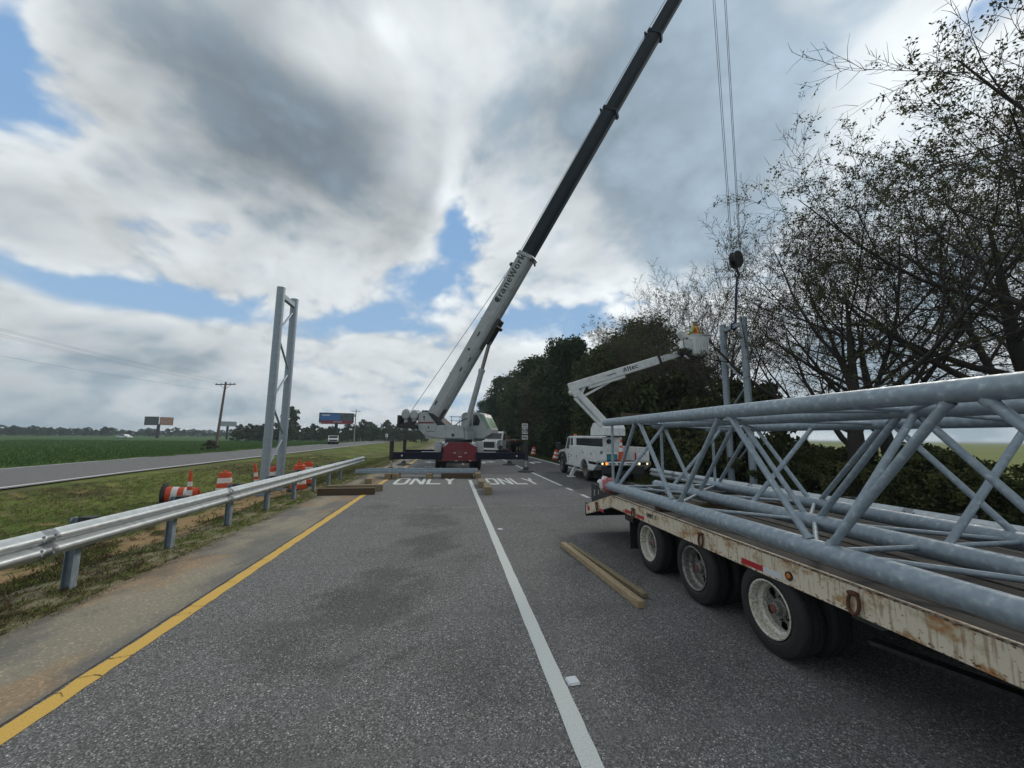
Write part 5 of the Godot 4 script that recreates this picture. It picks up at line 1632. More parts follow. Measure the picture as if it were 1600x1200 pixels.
	for s in [-1.0, 1.0]:
		rounded_side(cab, "fender", [Vector2(-5.0, 0.62), Vector2(-5.12, 0.95), Vector2(-5.4, 1.16), Vector2(-6.0, 1.14), Vector2(-6.3, 0.95), Vector2(-6.36, 0.62), Vector2(-6.28, 0.62), Vector2(-6.2, 0.85), Vector2(-5.95, 1.02), Vector2(-5.5, 1.02), Vector2(-5.26, 0.85), Vector2(-5.18, 0.62)], W * 0.5 + s * 1.04, 0.14, M.black)
		b = MB.new()
		b.bx(Vector3(W * 0.5 + s * 1.36 - 0.13, 1.28, -5.42), Vector3(W * 0.5 + s * 1.36 + 0.13, 1.66, -5.30), 0.04)
		b.rod(Vector3(W * 0.5 + s * 1.0, 1.38, -5.3), Vector3(W * 0.5 + s * 1.3, 1.4, -5.34), 0.03, 8)
		part(cab, "mirror", b, M.black)
	for q in [[0.5, 1.06], [0.42, 0.93], [0.3, 0.8]]:
		print_strip(cab, "door_lettering", q[0], 0.05, M.letters_grey, Transform3D(Basis(Vector3.UP, -PI * 0.5), Vector3(W * 0.5 - 1.004, q[1], -4.6)))
	b = MB.new()
	b.lathe(at(0.55, 2.0, -4.7), [Vector2(0.09, 0.0), Vector2(0.09, 0.05), Vector2(0.075, 0.1), Vector2(0.0, 0.11)], 14)
	part(cab, "beacon", b, M.amber)
	wheel(t, Vector3(0.06, 0.46, -1.66), -1.0, M.rim_grey, true, 0.46, 0.26, 0.23)
	wheel(t, Vector3(W - 0.06, 0.46, -1.66), 1.0, M.rim_grey, true, 0.46, 0.26, 0.23)
	wheel(t, Vector3(0.1, 0.46, -5.75), -1.0, M.rim_grey, false, 0.46, 0.26, 0.25)
	wheel(t, Vector3(W - 0.1, 0.46, -5.75), 1.0, M.rim_grey, false, 0.46, 0.26, 0.25)
	# stabiliser leg on the left side
	b = MB.new()
	b.beam(Vector3(0.2, 0.62, -3.3), Vector3(-0.12, 0.06, -3.3), 0.14, 0.14, Vector3.BACK)
	b.bx(Vector3(-0.28, 0.0, -3.5), Vector3(0.08, 0.06, -3.1), 0.015)
	part(t, "stabiliser_leg", b, M.white)
	# pedestal and folding boom; plane through the pedestal and the bucket
	var P := Vector3(1.5, 1.4, -2.0)
	b = MB.new()
	b.bx(P - Vector3(0.35, 0.6, 0.35), P + Vector3(0.35, 0.55, 0.35), 0.05)
	var ped := part(t, "pedestal", b, M.white)
	b = MB.new()
	b.lathe(Transform3D(Basis(Vector3.RIGHT, PI * 0.5), Vector3(1.18, 1.75, -1.63)), [Vector2(0.12, 0.0), Vector2(0.12, 0.02), Vector2(0.0, 0.022)], 16)
	part(ped, "control_port", b, M.black)
	# turret hood
	rounded_side(t, "turret_hood", [Vector2(-1.2, 2.02), Vector2(-1.2, 2.35), Vector2(-1.5, 2.62), Vector2(-2.6, 2.62), Vector2(-2.95, 2.35), Vector2(-3.0, 2.02)], 1.3, 1.0, M.white)
	var O := t.position
	var e1 := Vector3(6.95, 2.7, -17.9) - O
	var el := Vector3(5.62, 4.12, -18.1) - O
	var bk := Vector3(11.5, 6.22, -17.9) - O
	b = MB.new()
	b.beam(Vector3(7.4, 2.2, -17.9) - O, el + (el - e1).normalized() * 0.1, 0.3, 0.34, Vector3.BACK, 0.03)
	var lo := part(t, "lower_boom", b, M.white)
	b = MB.new()
	b.beam(Vector3(6.75, 2.45, -17.75) - O, Vector3(5.58, 3.72, -17.95) - O, 0.1, 0.12, Vector3.BACK, 0.02)
	part(lo, "levelling_link", b, M.white)
	var e0 := Vector3(5.38, 4.22, -18.1) - O
	var ud := (bk - e0).normalized()
	var un := Vector3(-ud.y, ud.x, 0).normalized()
	b = MB.new()
	b.beam(e0 - un * 0.0, e0 + ud * 4.6, 0.34, 0.4, un, 0.03)
	var up := part(t, "upper_boom", b, M.white)
	b = MB.new()
	b.beam(e0 + ud * 0.9 - un * 0.26, e0 + ud * 2.75 - un * 0.26, 0.26, 0.16, un, 0.02)
	b.beam(e0 + ud * 0.35 - un * 0.62, e0 + ud * 2.0 - un * 0.3, 0.1, 0.1, un, 0.01)
	b.beam(e0 + ud * 0.15 - un * 0.75, e0 + ud * 0.95 + un * 0.1, 0.12, 0.16, un, 0.02)
	part(up, "boom_brace", b, M.white)
	b = MB.new()
	b.beam(e0 + ud * 4.5, e0 + ud * 6.35, 0.26, 0.3, un, 0.02)
	part(up, "boom_extension", b, M.white)
	b = MB.new()
	for q in [4.62, 5.75]:
		b.beam(e0 + ud * q, e0 + ud * (q + 0.1), 0.38, 0.44, un, 0.01)
	part(up, "boom_band", b, M.black)
	text(up, "lettering", "Altec", 0.2, M.letters, Transform3D(Basis(ud, un, ud.cross(un)), e0 + ud * 3.1 + ud.cross(un) * 0.172 + un * 0.03), 1.15)
	print_strip(up, "small_lettering", 0.5, 0.05, M.letters_grey, Transform3D(Basis(ud, un, ud.cross(un)), e0 + ud * 2.1 + ud.cross(un) * 0.172 + un * 0.0))
	b = MB.new()
	b.rod(el + Vector3(-0.05, -0.1, 0.0) - Vector3(0, 0, 0.22), el + Vector3(-0.05, -0.1, 0.0) + Vector3(0, 0, 0.22), 0.16, 18)
	b.beam(e0 + ud * 0.15 - un * 0.1 + Vector3(0, 0, 0.2), el + Vector3(0.0, -0.35, 0.2), 0.05, 0.18, un, 0.01)
	part(t, "elbow_joint", b, M.white)
	# bucket with its ribbed side, jib winch and hoses
	var bq := Vector3(11.72, 5.82, -17.75) - O
	b = MB.new()
	b.lathe(Transform3D(Basis(Vector3.UP, PI * 0.25), bq), [Vector2(0.0, 0.0), Vector2(0.46, 0.0), Vector2(0.53, 0.12), Vector2(0.57, 1.02), Vector2(0.61, 1.04), Vector2(0.61, 1.08), Vector2(0.54, 1.08), Vector2(0.5, 0.1), Vector2(0.0, 0.08)], 4)
	var bucket := part(t, "bucket", b, M.white)
	b = MB.new()
	for k in 7:
		b.bx(bq + Vector3(-0.33 + k * 0.11, 0.14, 0.385), bq + Vector3(-0.29 + k * 0.11, 0.98, 0.415), 0.008)
	part(bucket, "bucket_ribs", b, M.white)
	b = MB.new()
	b.box(Transform3D(Basis(Vector3.BACK, -0.2), bq + Vector3(-0.62, 0.62, 0.15)), Vector3(0.5, 0.6, 0.4), 0.05)
	b.box(Transform3D(Basis(Vector3.BACK, 0.7), bq + Vector3(-0.85, 1.0, 0.2)), Vector3(0.3, 0.66, 0.3), 0.08)
	b.beam(bq + Vector3(-0.8, 1.15, 0.2), bq + Vector3(-0.35, 1.35, 0.2), 0.07, 0.09)
	part(t, "jib_winch", b, M.white)
	b = MB.new()
	for k in 4:
		b.tube([bq + Vector3(-0.95, 0.1 + 0.04 * k, 0.25), bq + Vector3(-0.5, -0.02 - 0.05 * k, 0.4), bq + Vector3(0.0, -0.03 - 0.03 * k, 0.42), bq + Vector3(0.25, 0.14, 0.4), bq + Vector3(0.1, 0.3, 0.4)], [0.03, 0.035, 0.04, 0.035, 0.03], 8)
	b.beam(bq + Vector3(-1.0, 0.2, 0.1), bq + Vector3(-0.3, 0.25, 0.1), 0.2, 0.2)
	b.tube([bq + Vector3(-0.85, 0.9, 0.3), bq + Vector3(-0.9, 0.5, 0.36), bq + Vector3(-0.7, 0.2, 0.36)], [0.02, 0.02, 0.02], 6)
	part(t, "bucket_hoses", b, M.black)
	# load on the deck
	var c := thing("traffic_cone", "tall orange traffic cone with white collars standing on truck's rear deck", "traffic cone", O + Vector3(1.3, 0.945, -0.55))
	make_cone_mesh(c, 0.92)
	var jug := thing("red_fuel_can", "red fuel can standing at the right edge of truck's rear deck", "fuel can", O + Vector3(1.98, 0.945, -0.4))
	b = MB.new()
	b.lathe(at(0, 0, 0), [Vector2(0.0, 0.0), Vector2(0.12, 0.0), Vector2(0.13, 0.02), Vector2(0.13, 0.32), Vector2(0.09, 0.38), Vector2(0.05, 0.4)], 20)
	part(jug, "body", b, M.tape_red)
	b = MB.new()
	b.lathe(at(0, 0.4, 0), [Vector2(0.05, 0.0), Vector2(0.05, 0.05), Vector2(0.03, 0.06), Vector2(0.025, 0.12), Vector2(0.0, 0.12)], 12)
	part(jug, "cap", b, M.dark_steel)
	var cooler := thing("cooler", "teal and white cooler box on the truck deck beside traffic cone", "cooler", O + Vector3(0.9, 0.945, -0.75))
	b = MB.new()
	b.bx(Vector3(-0.25, 0, -0.16), Vector3(0.25, 0.26, 0.16), 0.03)
	part(cooler, "box", b, M.teal)
	b = MB.new()
	b.bx(Vector3(-0.26, 0.262, -0.17), Vector3(0.26, 0.32, 0.17), 0.02)
	part(cooler, "lid", b, M.white)
	for q in [[0.62, 0.42, 0.3], [0.7, 0.3, 0.2]]:
		var r := thing("rope_coil", "coiled pale rope hanging beside the truck's tool cabinet", "rope", O + Vector3(q[0], 0.95, -0.9), 0.0, "rope coils on the truck deck")
		b = MB.new()
		for k in 5:
			var pts := []; var rad := []
			for i in 17:
				var a := TAU * i / 16.0
				pts.append(Vector3(cos(a) * 0.12, q[1] + sin(a) * 0.05 + k * 0.035 - 0.25, sin(a) * 0.12)); rad.append(0.02)
			b.tube(pts, rad, 6, false)
		part(r, "coil", b, M.cloth_white if q[2] > 0.25 else M.cloth_red)

# distance field of a body as tapered capsules joined smoothly, meshed as surface nets
func body_mesh(bones: Array, cell: float, colour: Callable) -> ArrayMesh:
	var lo := Vector3(9, 9, 9); var hi := -lo
	for q in bones:
		for k in 2:
			lo = lo.min(q[k] - Vector3.ONE * (q[2 + k] + 0.06)); hi = hi.max(q[k] + Vector3.ONE * (q[2 + k] + 0.06))
	var nn := Vector3i(((hi - lo) / cell).ceil()) + Vector3i.ONE
	var field := PackedFloat32Array(); field.resize(nn.x * nn.y * nn.z)
	var f := func(p: Vector3) -> float:
		var d := 9.0
		for q in bones:
			var a: Vector3 = q[0]; var ab: Vector3 = q[1] - a
			var t := clampf((p - a).dot(ab) / maxf(ab.length_squared(), 1e-8), 0.0, 1.0)
			var e := (p - a - ab * t).length() - lerpf(q[2], q[3], t)
			var h := maxf(0.035 - absf(d - e), 0.0) / 0.035
			d = minf(d, e) - h * h * 0.035 * 0.25
		return d
	for k in nn.z:
		for j in nn.y:
			for i in nn.x:
				field[(k * nn.y + j) * nn.x + i] = f.call(lo + Vector3(i, j, k) * cell)
	var b := MB.new()
	var ids := {}
	var cs := [Vector3i(0, 0, 0), Vector3i(1, 0, 0), Vector3i(0, 1, 0), Vector3i(1, 1, 0), Vector3i(0, 0, 1), Vector3i(1, 0, 1), Vector3i(0, 1, 1), Vector3i(1, 1, 1)]
	var at3 := func(q: Vector3i) -> float: return field[(q.z * nn.y + q.y) * nn.x + q.x]
	for k in nn.z - 1:
		for j in nn.y - 1:
			for i in nn.x - 1:
				var q := Vector3i(i, j, k)
				var inside := 0
				for c in cs:
					if at3.call(q + c) < 0.0: inside += 1
				if inside == 0 or inside == 8: continue
				var sum := Vector3.ZERO; var m := 0
				for a in 8:
					for ax in [1, 2, 4]:
						if a & ax: continue
						var va: float = at3.call(q + cs[a]); var vb: float = at3.call(q + cs[a | ax])
						if (va < 0.0) != (vb < 0.0):
							sum += Vector3(cs[a]).lerp(Vector3(cs[a | ax]), va / (va - vb)); m += 1
				var pos := lo + (Vector3(q) + sum / m) * cell
				var e := cell * 0.5
				var g := Vector3(f.call(pos + Vector3(e, 0, 0)) - f.call(pos - Vector3(e, 0, 0)), f.call(pos + Vector3(0, e, 0)) - f.call(pos - Vector3(0, e, 0)), f.call(pos + Vector3(0, 0, e)) - f.call(pos - Vector3(0, 0, e))).normalized()
				b.col = colour.call(pos)
				ids[q] = b.p(pos, g)
	for q in ids:
		for ax in 3:
			var d := Vector3i.ZERO; d[ax] = 1
			var u := Vector3i.ZERO; u[(ax + 1) % 3] = 1
			var w := Vector3i.ZERO; w[(ax + 2) % 3] = 1
			if not (ids.has(q - u) and ids.has(q - w) and ids.has(q - u - w)): continue
			if (at3.call(q) < 0.0) == (at3.call(q + d) < 0.0): continue
			b.t3(ids[q], ids[q - u], ids[q - u - w]); b.t3(ids[q], ids[q - u - w], ids[q - w])
	return b.commit(true)

func make_worker() -> void:
	# stands in the bucket, back towards the road, hands on the rim
	var t := thing("person", "worker in orange and lime safety vest and white hard hat standing in lift bucket", "person", Vector3(11.72, 5.91, -17.75), 0.35)
	var V := func(x: float, y: float, z: float) -> Vector3: return Vector3(x, y, z)
	var bones := [
		[V.call(-0.1, 0.06, 0.03), V.call(-0.11, 0.07, -0.12), 0.05, 0.045], [V.call(0.1, 0.06, 0.03), V.call(0.11, 0.07, -0.12), 0.05, 0.045],
		[V.call(-0.1, 0.08, 0.0), V.call(-0.1, 0.48, 0.0), 0.055, 0.075], [V.call(0.1, 0.08, 0.0), V.call(0.1, 0.48, 0.0), 0.055, 0.075],
		[V.call(-0.1, 0.48, 0.0), V.call(-0.09, 0.9, 0.0), 0.075, 0.1], [V.call(0.1, 0.48, 0.0), V.call(0.09, 0.9, 0.0), 0.075, 0.1],
		[V.call(-0.07, 0.95, 0.0), V.call(0.07, 0.95, 0.0), 0.13, 0.13], [V.call(0, 0.95, 0.0), V.call(0, 1.22, 0.0), 0.14, 0.15],
		[V.call(-0.08, 1.32, 0.0), V.call(0.08, 1.32, 0.0), 0.14, 0.14], [V.call(-0.16, 1.41, 0.0), V.call(0.16, 1.41, 0.0), 0.075, 0.075],
		[V.call(0, 1.42, 0.0), V.call(0, 1.54, -0.015), 0.06, 0.055], [V.call(0, 1.60, -0.02), V.call(0, 1.67, -0.02), 0.085, 0.095], [V.call(0, 1.57, -0.06), V.call(0, 1.58, -0.075), 0.055, 0.05], [V.call(0, 1.615, -0.1), V.call(0, 1.60, -0.118), 0.016, 0.018],
		[V.call(-0.2, 1.40, 0.0), V.call(-0.29, 1.16, 0.02), 0.068, 0.052], [V.call(-0.29, 1.16, 0.02), V.call(-0.26, 1.10, -0.24), 0.05, 0.036], [V.call(-0.26, 1.10, -0.24), V.call(-0.24, 1.09, -0.33), 0.034, 0.028],
		[V.call(0.2, 1.40, 0.0), V.call(0.29, 1.16, 0.02), 0.068, 0.052], [V.call(0.29, 1.16, 0.02), V.call(0.26, 1.12, -0.24), 0.05, 0.036], [V.call(0.26, 1.12, -0.24), V.call(0.24, 1.11, -0.33), 0.034, 0.028]]
	for s in [-1.0, 1.0]:
		for k in 4:
			bones.append([V.call(s * (0.265 - k * 0.017), 1.10, -0.34), V.call(s * (0.268 - k * 0.019), 1.075, -0.395 - 0.008 * (1.0 - absf(k - 1.5))), 0.010, 0.008])
		bones.append([V.call(s * 0.215, 1.1, -0.31), V.call(s * 0.19, 1.085, -0.35), 0.011, 0.009])
	var paint := func(p: Vector3) -> Color:
		if p.y > 1.475 or p.z < -0.27: return Color(0.36, 0.21, 0.14)
		if p.y < 0.12: return Color(0.06, 0.04, 0.03)
		if p.y < 0.93: return Color(0.035, 0.045, 0.08)
		if absf(p.x) > 0.2: return Color(0.36, 0.42, 0.06)
		if p.z > 0.0 and (absf(absf(p.x) - (p.y - 1.15) * 0.55) < 0.028 or absf(p.y - 1.05) < 0.028): return Color(0.6, 0.62, 0.3)
		return Color(0.62, 0.13, 0.02)
	mi(t, "body", body_mesh(bones, 0.021, paint), M.person)
	var b := MB.new()
	b.lathe(at(0, 1.68, -0.02), [Vector2(0.15, 0.0), Vector2(0.15, 0.012), Vector2(0.118, 0.02), Vector2(0.112, 0.06), Vector2(0.08, 0.105), Vector2(0.0, 0.12)], 20)
	b.box(at(0, 1.688, -0.16), Vector3(0.16, 0.012, 0.06), 0.005)
	part(t, "hard_hat", b, M.white)

# one branch with its children; wood collects limbs, twigs the fine growth, sites the places for leaves
func branch(wood: MB, twigs: MB, rng: RandomNumberGenerator, pos: Vector3, dir: Vector3, ln: float, rad: float, lv: int, g: Dictionary, sites: Array) -> void:
	var segs: int = [7, 6, 4, 3, 2][lv]
	var pts := [pos]; var rads := [rad]
	var d := dir
	var p := pos
	var endr: float = [0.09, 0.16, 0.2, 0.3, 0.4][lv]
	for i in segs:
		var wn: float = g.wander[lv]
		d = (d + Vector3(rng.randf_range(-1, 1), rng.randf_range(-1, 1), rng.randf_range(-1, 1)) * wn + Vector3.UP * g.trop[lv]).normalized()
		p += d * ln / segs
		pts.append(p)
		rads.append(lerpf(rad, rad * endr, float(i + 1) / segs))
	if lv <= 2:
		wood.tube(pts, rads, [10, 7, 5][lv], false)
	else:
		twigs.tube(pts, rads, 3, false)
	if lv == g.levels:
		for i in range(1, pts.size()):
			sites.append([pts[i], d])
		return
	var n: int = g.kids[lv]
	var a0 := rng.randf() * TAU
	for k in n:
		var t: float = lerpf(g.from[lv], 1.0, (k + rng.randf_range(0.1, 0.9)) / n)
		var fi := t * segs
		var i := mini(int(fi), segs - 1)
		var o: Vector3 = pts[i].lerp(pts[i + 1], fi - i)
		var ad: Vector3 = (pts[i + 1] - pts[i]).normalized()
		var side := ad.cross(Vector3.UP if absf(ad.y) < 0.9 else Vector3.RIGHT).normalized()
		side = side.rotated(ad, a0 + k * 2.39996 + rng.randf_range(-0.4, 0.4))
		var an: float = deg_to_rad(g.angle[lv] + rng.randf_range(-14, 14))
		var cd := (ad * cos(an) + side * sin(an)).normalized()
		var cl: float = ln * g.ratio[lv] * lerpf(1.1, 0.65, t) * rng.randf_range(0.75, 1.2)
		var cr: float = maxf(lerpf(rads[i], rads[i + 1], fi - i) * g.thin[lv], 0.008)
		branch(wood, twigs, rng, o, cd, cl, cr, lv + 1, g, sites)

func tree_meshes(sd: int, g: Dictionary) -> Array:
	var rng := RandomNumberGenerator.new(); rng.seed = sd
	var wood := MB.new(); var crown := MB.new()
	var sites := []
	crown.col = Color(0.075, 0.062, 0.052)
	for s in g.stems:
		branch(wood, crown, rng, Vector3(s[0], -0.3, s[1]), Vector3(s[2], 1.0, s[3]).normalized(), g.trunk * s[4], g.rad * s[4], 0, g, sites)
	for q in sites:
		if rng.randf() > g.leafy: continue
		# leaves are thick in some clumps and nearly missing in others
		var dens := 0.5 + nz.get_noise_3dv(q[0] * 0.22 + Vector3.ONE * sd)
		if rng.randf() > dens * 1.7: continue
		var tone := rng.randf()
		for k in g.per:
			var o: Vector3 = q[0] - q[1] * rng.randf_range(0.0, 0.16) + Vector3(rng.randf_range(-1, 1), rng.randf_range(-1, 1), rng.randf_range(-1, 1)) * g.spread
			var x := Vector3(rng.randf_range(-1, 1), rng.randf_range(-1, 1), rng.randf_range(-1, 1)).normalized()
			var y := x.cross(Vector3(rng.randf_range(-1, 1), rng.randf_range(-1, 1), rng.randf_range(-1, 1))).normalized()
			var s: float = g.leaf * rng.randf_range(0.6, 1.3)
			crown.col = mix3(g.col_a, g.col_b, tone * 0.7 + rng.randf() * 0.3)
			crown.leaf(o, x * s * 0.62, y * s)
	return [wood.commit(), crown.commit(true)]

# leaf masses: many clumps, each a rough shell of leaves over a few limbs
func bush_meshes(sd: int, w: float, h: float, base: float, clumps: int, per: int, leaf: float, ca: Color, cb: Color) -> Array:
	var rng := RandomNumberGenerator.new(); rng.seed = sd
	var wood := MB.new(); var crown := MB.new()
	var r0 := 0.016 * h + 0.02
	var fork := maxf(base * 0.9, h * 0.12)
	wood.tube([Vector3(0, -0.3, 0), Vector3(0.05, fork, 0.03), Vector3(-0.05, h * 0.75, 0.05)], [r0, r0 * 0.8, r0 * 0.25], 8, false)
	for c in clumps:
		var e := rng.randf()
		var a := rng.randf() * TAU
		var y := lerpf(base, h, pow(e, 0.85))
		var t := (y - base) / (h - base)
		var env := w * (sqrt(maxf(0.0, 1.0 - pow(absf(t - 0.38) / 0.66, 2.2))) * 0.95 + 0.08)
		var rr := env * sqrt(rng.randf()) * rng.randf_range(0.75, 1.12)
		var cc := Vector3(cos(a) * rr, y, sin(a) * rr)
		var cs := w * rng.randf_range(0.09, 0.27)
		if c % 3 == 0:
			wood.tube([Vector3(0, fork * 0.9 + (y - fork) * 0.3, 0), cc * 0.6 + Vector3(0, y * 0.25, 0), cc], [r0 * 0.35, r0 * 0.2, 0.012], 5, false)
		var tone := mix3(ca, cb, rng.randf())
		for k in per:
			var d := Vector3(rng.randfn(), rng.randfn() * 0.75, rng.randfn()).normalized()
			var o := cc + d * cs * pow(rng.randf(), 0.45) * rng.randf_range(0.7, 1.15)
			var x := (d + Vector3(rng.randf_range(-1, 1), rng.randf_range(-1, 1), rng.randf_range(-1, 1))).normalized()
			var yv := x.cross(Vector3(rng.randf_range(-1, 1), rng.randf_range(-1, 1), rng.randf_range(-1, 1))).normalized()
			var s := leaf * rng.randf_range(0.55, 1.3)
			crown.col = mix3(tone, mix3(ca, cb, rng.randf()), 0.5)
			crown.leaf(o, x * s * 0.6, yv * s)
	return [wood.commit(), crown.commit(true)]

func plant(called: String, label: String, cat: String, ms: Array, p: Vector3, turn: float, sc: Vector3, group: String, leafm: Material) -> Node3D:
	var t := thing(called, label, cat, p, turn, group)
	t.scale = sc
	mi(t, "trunk", ms[0], M.bark)
	mi(t, "crown", ms[1], leafm)
	return t

func make_trees() -> void:
	var rng := RandomNumberGenerator.new(); rng.seed = 99
	var br := Color(0.115, 0.095, 0.055); var gr := Color(0.095, 0.125, 0.035)
	var oak := {"levels": 4, "trunk": 9.6, "rad": 0.42, "stems": [[0, 0, 0.03, 0.02, 1.0]], "kids": [10, 8, 7, 7], "from": [0.2, 0.28, 0.15, 0.08], "angle": [56, 44, 42, 42], "ratio": [0.95, 0.54, 0.50, 0.48], "thin": [0.54, 0.52, 0.5, 0.5],
		"wander": [0.10, 0.16, 0.2, 0.22, 0.25], "trop": [0.03, 0.09, 0.06, 0.04, 0.0], "leafy": 0.2, "per": 9, "spread": 0.09, "leaf": 0.085, "col_a": br, "col_b": gr}
	var oak2 := oak.duplicate(); oak2.stems = [[-0.2, 0, -0.30, 0.05, 0.95], [0.2, 0.1, 0.34, -0.08, 0.86]]; oak2.kids = [9, 8, 8, 8]; oak2.leafy = 0.2
	var lush := oak.duplicate(); lush.leafy = 0.36; lush.per = 9; lush.leaf = 0.09; lush.kids = [10, 8, 8, 8]
	var bare := oak.duplicate(); bare.leafy = 0.06; bare.trunk = 7.4; bare.rad = 0.16; bare.kids = [9, 7, 6, 6]; bare.angle = [32, 34, 36, 38]; bare.ratio = [0.8, 0.52, 0.46, 0.42]; bare.per = 1
	var mA := tree_meshes(5, oak); var mB := tree_meshes(14, oak2); var mC := tree_meshes(23, lush); var mD := tree_meshes(31, bare)
	# tall open-crowned trees standing behind the right guardrail: x, z, kind, turn, size, label
	for q in [
		[18.7, -16.3, mB, 0.4, 1.05, "forked dark tree with spreading bare limbs directly right of the braced posts"],
		[24.6, -19.6, mA, 1.9, 1.05, "tall half leafed tree rising behind the forked dark tree"],
		[23.4, -12.6, mC, 4.1, 1.2, "tall leafy brown green tree, largest crown of the roadside row"],
		[31.0, -14.6, mB, 3.0, 1.3, "tall twin stemmed tree beside the tree with the largest crown"],
		[19.5, -6.5, mA, 5.2, 1.2, "open crowned tree whose branches reach over the loaded trailer"],
		[17.2, -22.5, mD, 0.9, 1.3, "slim bare tree with a straight thin trunk behind the braced posts"],
		[16.6, -27.0, mD, 2.6, 1.35, "bare twiggy tree behind the worker in the lift bucket"],
		[15.2, -30.5, mC, 0.3, 0.82, "leafy tree behind the elbow of the truck's raised boom"],
		[17.0, -37.0, mC, 1.0, 0.95, "olive leafy tree where the dense wood gives way to open crowns"],
		[20.0, -45.0, mC, 2.0, 1.1, "olive leafy tree rising above the dense wood behind it"],
		[19.5, -30.5, mA, 3.8, 0.95, "half bare tree between the twiggy tree and the leafy one"]]:
		plant("roadside_tree", q[5], "tree", q[2], Vector3(q[0], gy(q[0], q[1]), q[1]), q[3], Vector3.ONE * q[4], "tall trees right of the road", M.leaf)
	# dense evergreen edge of the wood further on
	var da := Color(0.045, 0.068, 0.026); var db := Color(0.10, 0.115, 0.045)
	var e1 := bush_meshes(3, 4.2, 12.5, 0.6, 260, 100, 0.34, da, db)
	var e2 := bush_meshes(8, 3.6, 11.0, 0.4, 230, 100, 0.32, Color(0.058, 0.066, 0.03), Color(0.125, 0.115, 0.055))
	var e3 := bush_meshes(15, 4.8, 14.0, 0.8, 280, 100, 0.36, da, Color(0.05, 0.075, 0.026))
	var ev := [e1, e2, e3]
	var i := 0
	for q in [[14.6, -36.0, 0.86], [15.5, -41.5, 0.92], [14.2, -47.5, 1.0], [15.4, -54.0, 1.08], [14.0, -61.0, 1.12], [15.2, -69.0, 1.2], [14.2, -79.0, 1.28], [15.0, -91.0, 1.3], [14.0, -106.0, 1.3], [15.0, -124.0, 1.25], [14.0, -145.0, 1.2], [14.5, -172.0, 1.2], [15.0, -205.0, 1.2], [16.0, -245.0, 1.2],
		[21.0, -42.0, 1.1], [22.0, -51.0, 1.15], [21.0, -60.0, 1.2], [22.0, -72.0, 1.25], [21.0, -86.0, 1.3], [23.0, -35.5, 0.85], [22.0, -102.0, 1.3]]:
		var j := i % 3
		plant("evergreen_tree", ["dense dark evergreen tree in the wood's edge along the road", "brownish dense tree in the wood's edge along the road", "big rounded dark green tree in the wood's edge along the road"][j], "tree", ev[j], Vector3(q[0], gy(q[0], q[1]), q[1]), rng.randf() * TAU, Vector3(q[2], q[2] * rng.randf_range(0.94, 1.06), q[2]), "trees of the wood right of the road", M.leaf_dark)
		i += 1
	# undergrowth
	var s1 := bush_meshes(41, 1.5, 2.3, 0.05, 46, 130, 0.17, Color(0.034, 0.05, 0.016), Color(0.07, 0.085, 0.028))
	var s2 := bush_meshes(42, 1.7, 2.0, 0.05, 46, 130, 0.16, Color(0.045, 0.052, 0.018), Color(0.085, 0.095, 0.03))
	var s3 := bush_meshes(43, 1.6, 1.9, 0.05, 46, 120, 0.17, Color(0.045, 0.06, 0.018), Color(0.085, 0.10, 0.03))
	for k in 46:
		var z := 0.5 - k * 1.55
		var x := 13.2 + rng.randf_range(-0.7, 1.2) + (2.4 if z > -15.0 else 0.0)
		if absf(z + 17.3) < 2.2: x += 2.6
		var s := rng.randf_range(0.6, 1.2) * (0.76 if z > -16.0 else 1.1)
		plant("roadside_shrub", ["dark leafy shrub in the hedge below the roadside trees", "olive leafy shrub in the hedge below the roadside trees"][k % 2], "shrub", [s1, s2][k % 2], Vector3(x, gy(x, z) - 0.05, z), rng.randf() * TAU, Vector3(s, s * rng.randf_range(0.85, 1.1), s), "hedge of shrubs below the roadside trees", M.leaf_dark)
	for q in [[16.4, -20.6, 2.2, s1], [15.4, -23.0, 2.2, s2], [14.6, -26.5, 2.6, s1], [24.5, -11.0, 1.5, s2]]:
		plant("sapling", "bushy sapling rising above the hedge between the roadside trunks", "sapling", q[3], Vector3(q[0], gy(q[0], q[1]) - 0.05, q[1]), q[0], Vector3(q[2] * 0.9, q[2] * 1.1, q[2] * 0.9), "bushy saplings between the trunks", M.leaf_dark)
	for k in 16:
		var z := -2.0 - k * 1.7
		var x := 19.0 + rng.randf_range(-1.5, 4.0)
		var s := rng.randf_range(0.9, 1.25)
		plant("understory_shrub", "low leafy shrub between the trunks behind the hedge", "shrub", s3, Vector3(x, gy(x, z) - 0.05, z), rng.randf() * TAU, Vector3(s, s, s), "shrubs among the trunks", M.leaf)
	# far side: wood edge beyond the crop field, smaller trees here and there
	var f1 := bush_meshes(51, 3.4, 7.0, 0.3, 50, 60, 0.6, Color(0.05, 0.075, 0.034), Color(0.095, 0.11, 0.055))
	var f2 := bush_meshes(52, 3.0, 8.6, 0.8, 46, 60, 0.6, Color(0.055, 0.07, 0.038), Color(0.11, 0.115, 0.065))
	var k2 := 0
	for q in range(0, 54):
		var px := 372.0 + q * 5.6 + rng.randf_range(-2, 2)
		var dist := rng.randf_range(140.0, 172.0)
		var d := ray(px, 683.0)
		d.y = 0
		d = d.normalized() * dist
		var s := rng.randf_range(0.45, 0.8)
		if px > 560.0: s *= 1.15
		plant("distant_tree", ["rounded green tree in the far tree line beyond the crop field", "pale olive tree in the far tree line beyond the crop field"][k2 % 2], "tree", [f1, f2][k2 % 2], Vector3(d.x, -0.2, d.z), rng.randf() * TAU, Vector3(s * 1.1, s * (0.85 if px < 480 else 1.0), s * 1.1), "tree line beyond the crop field", M.leaf_dark)
		k2 += 1
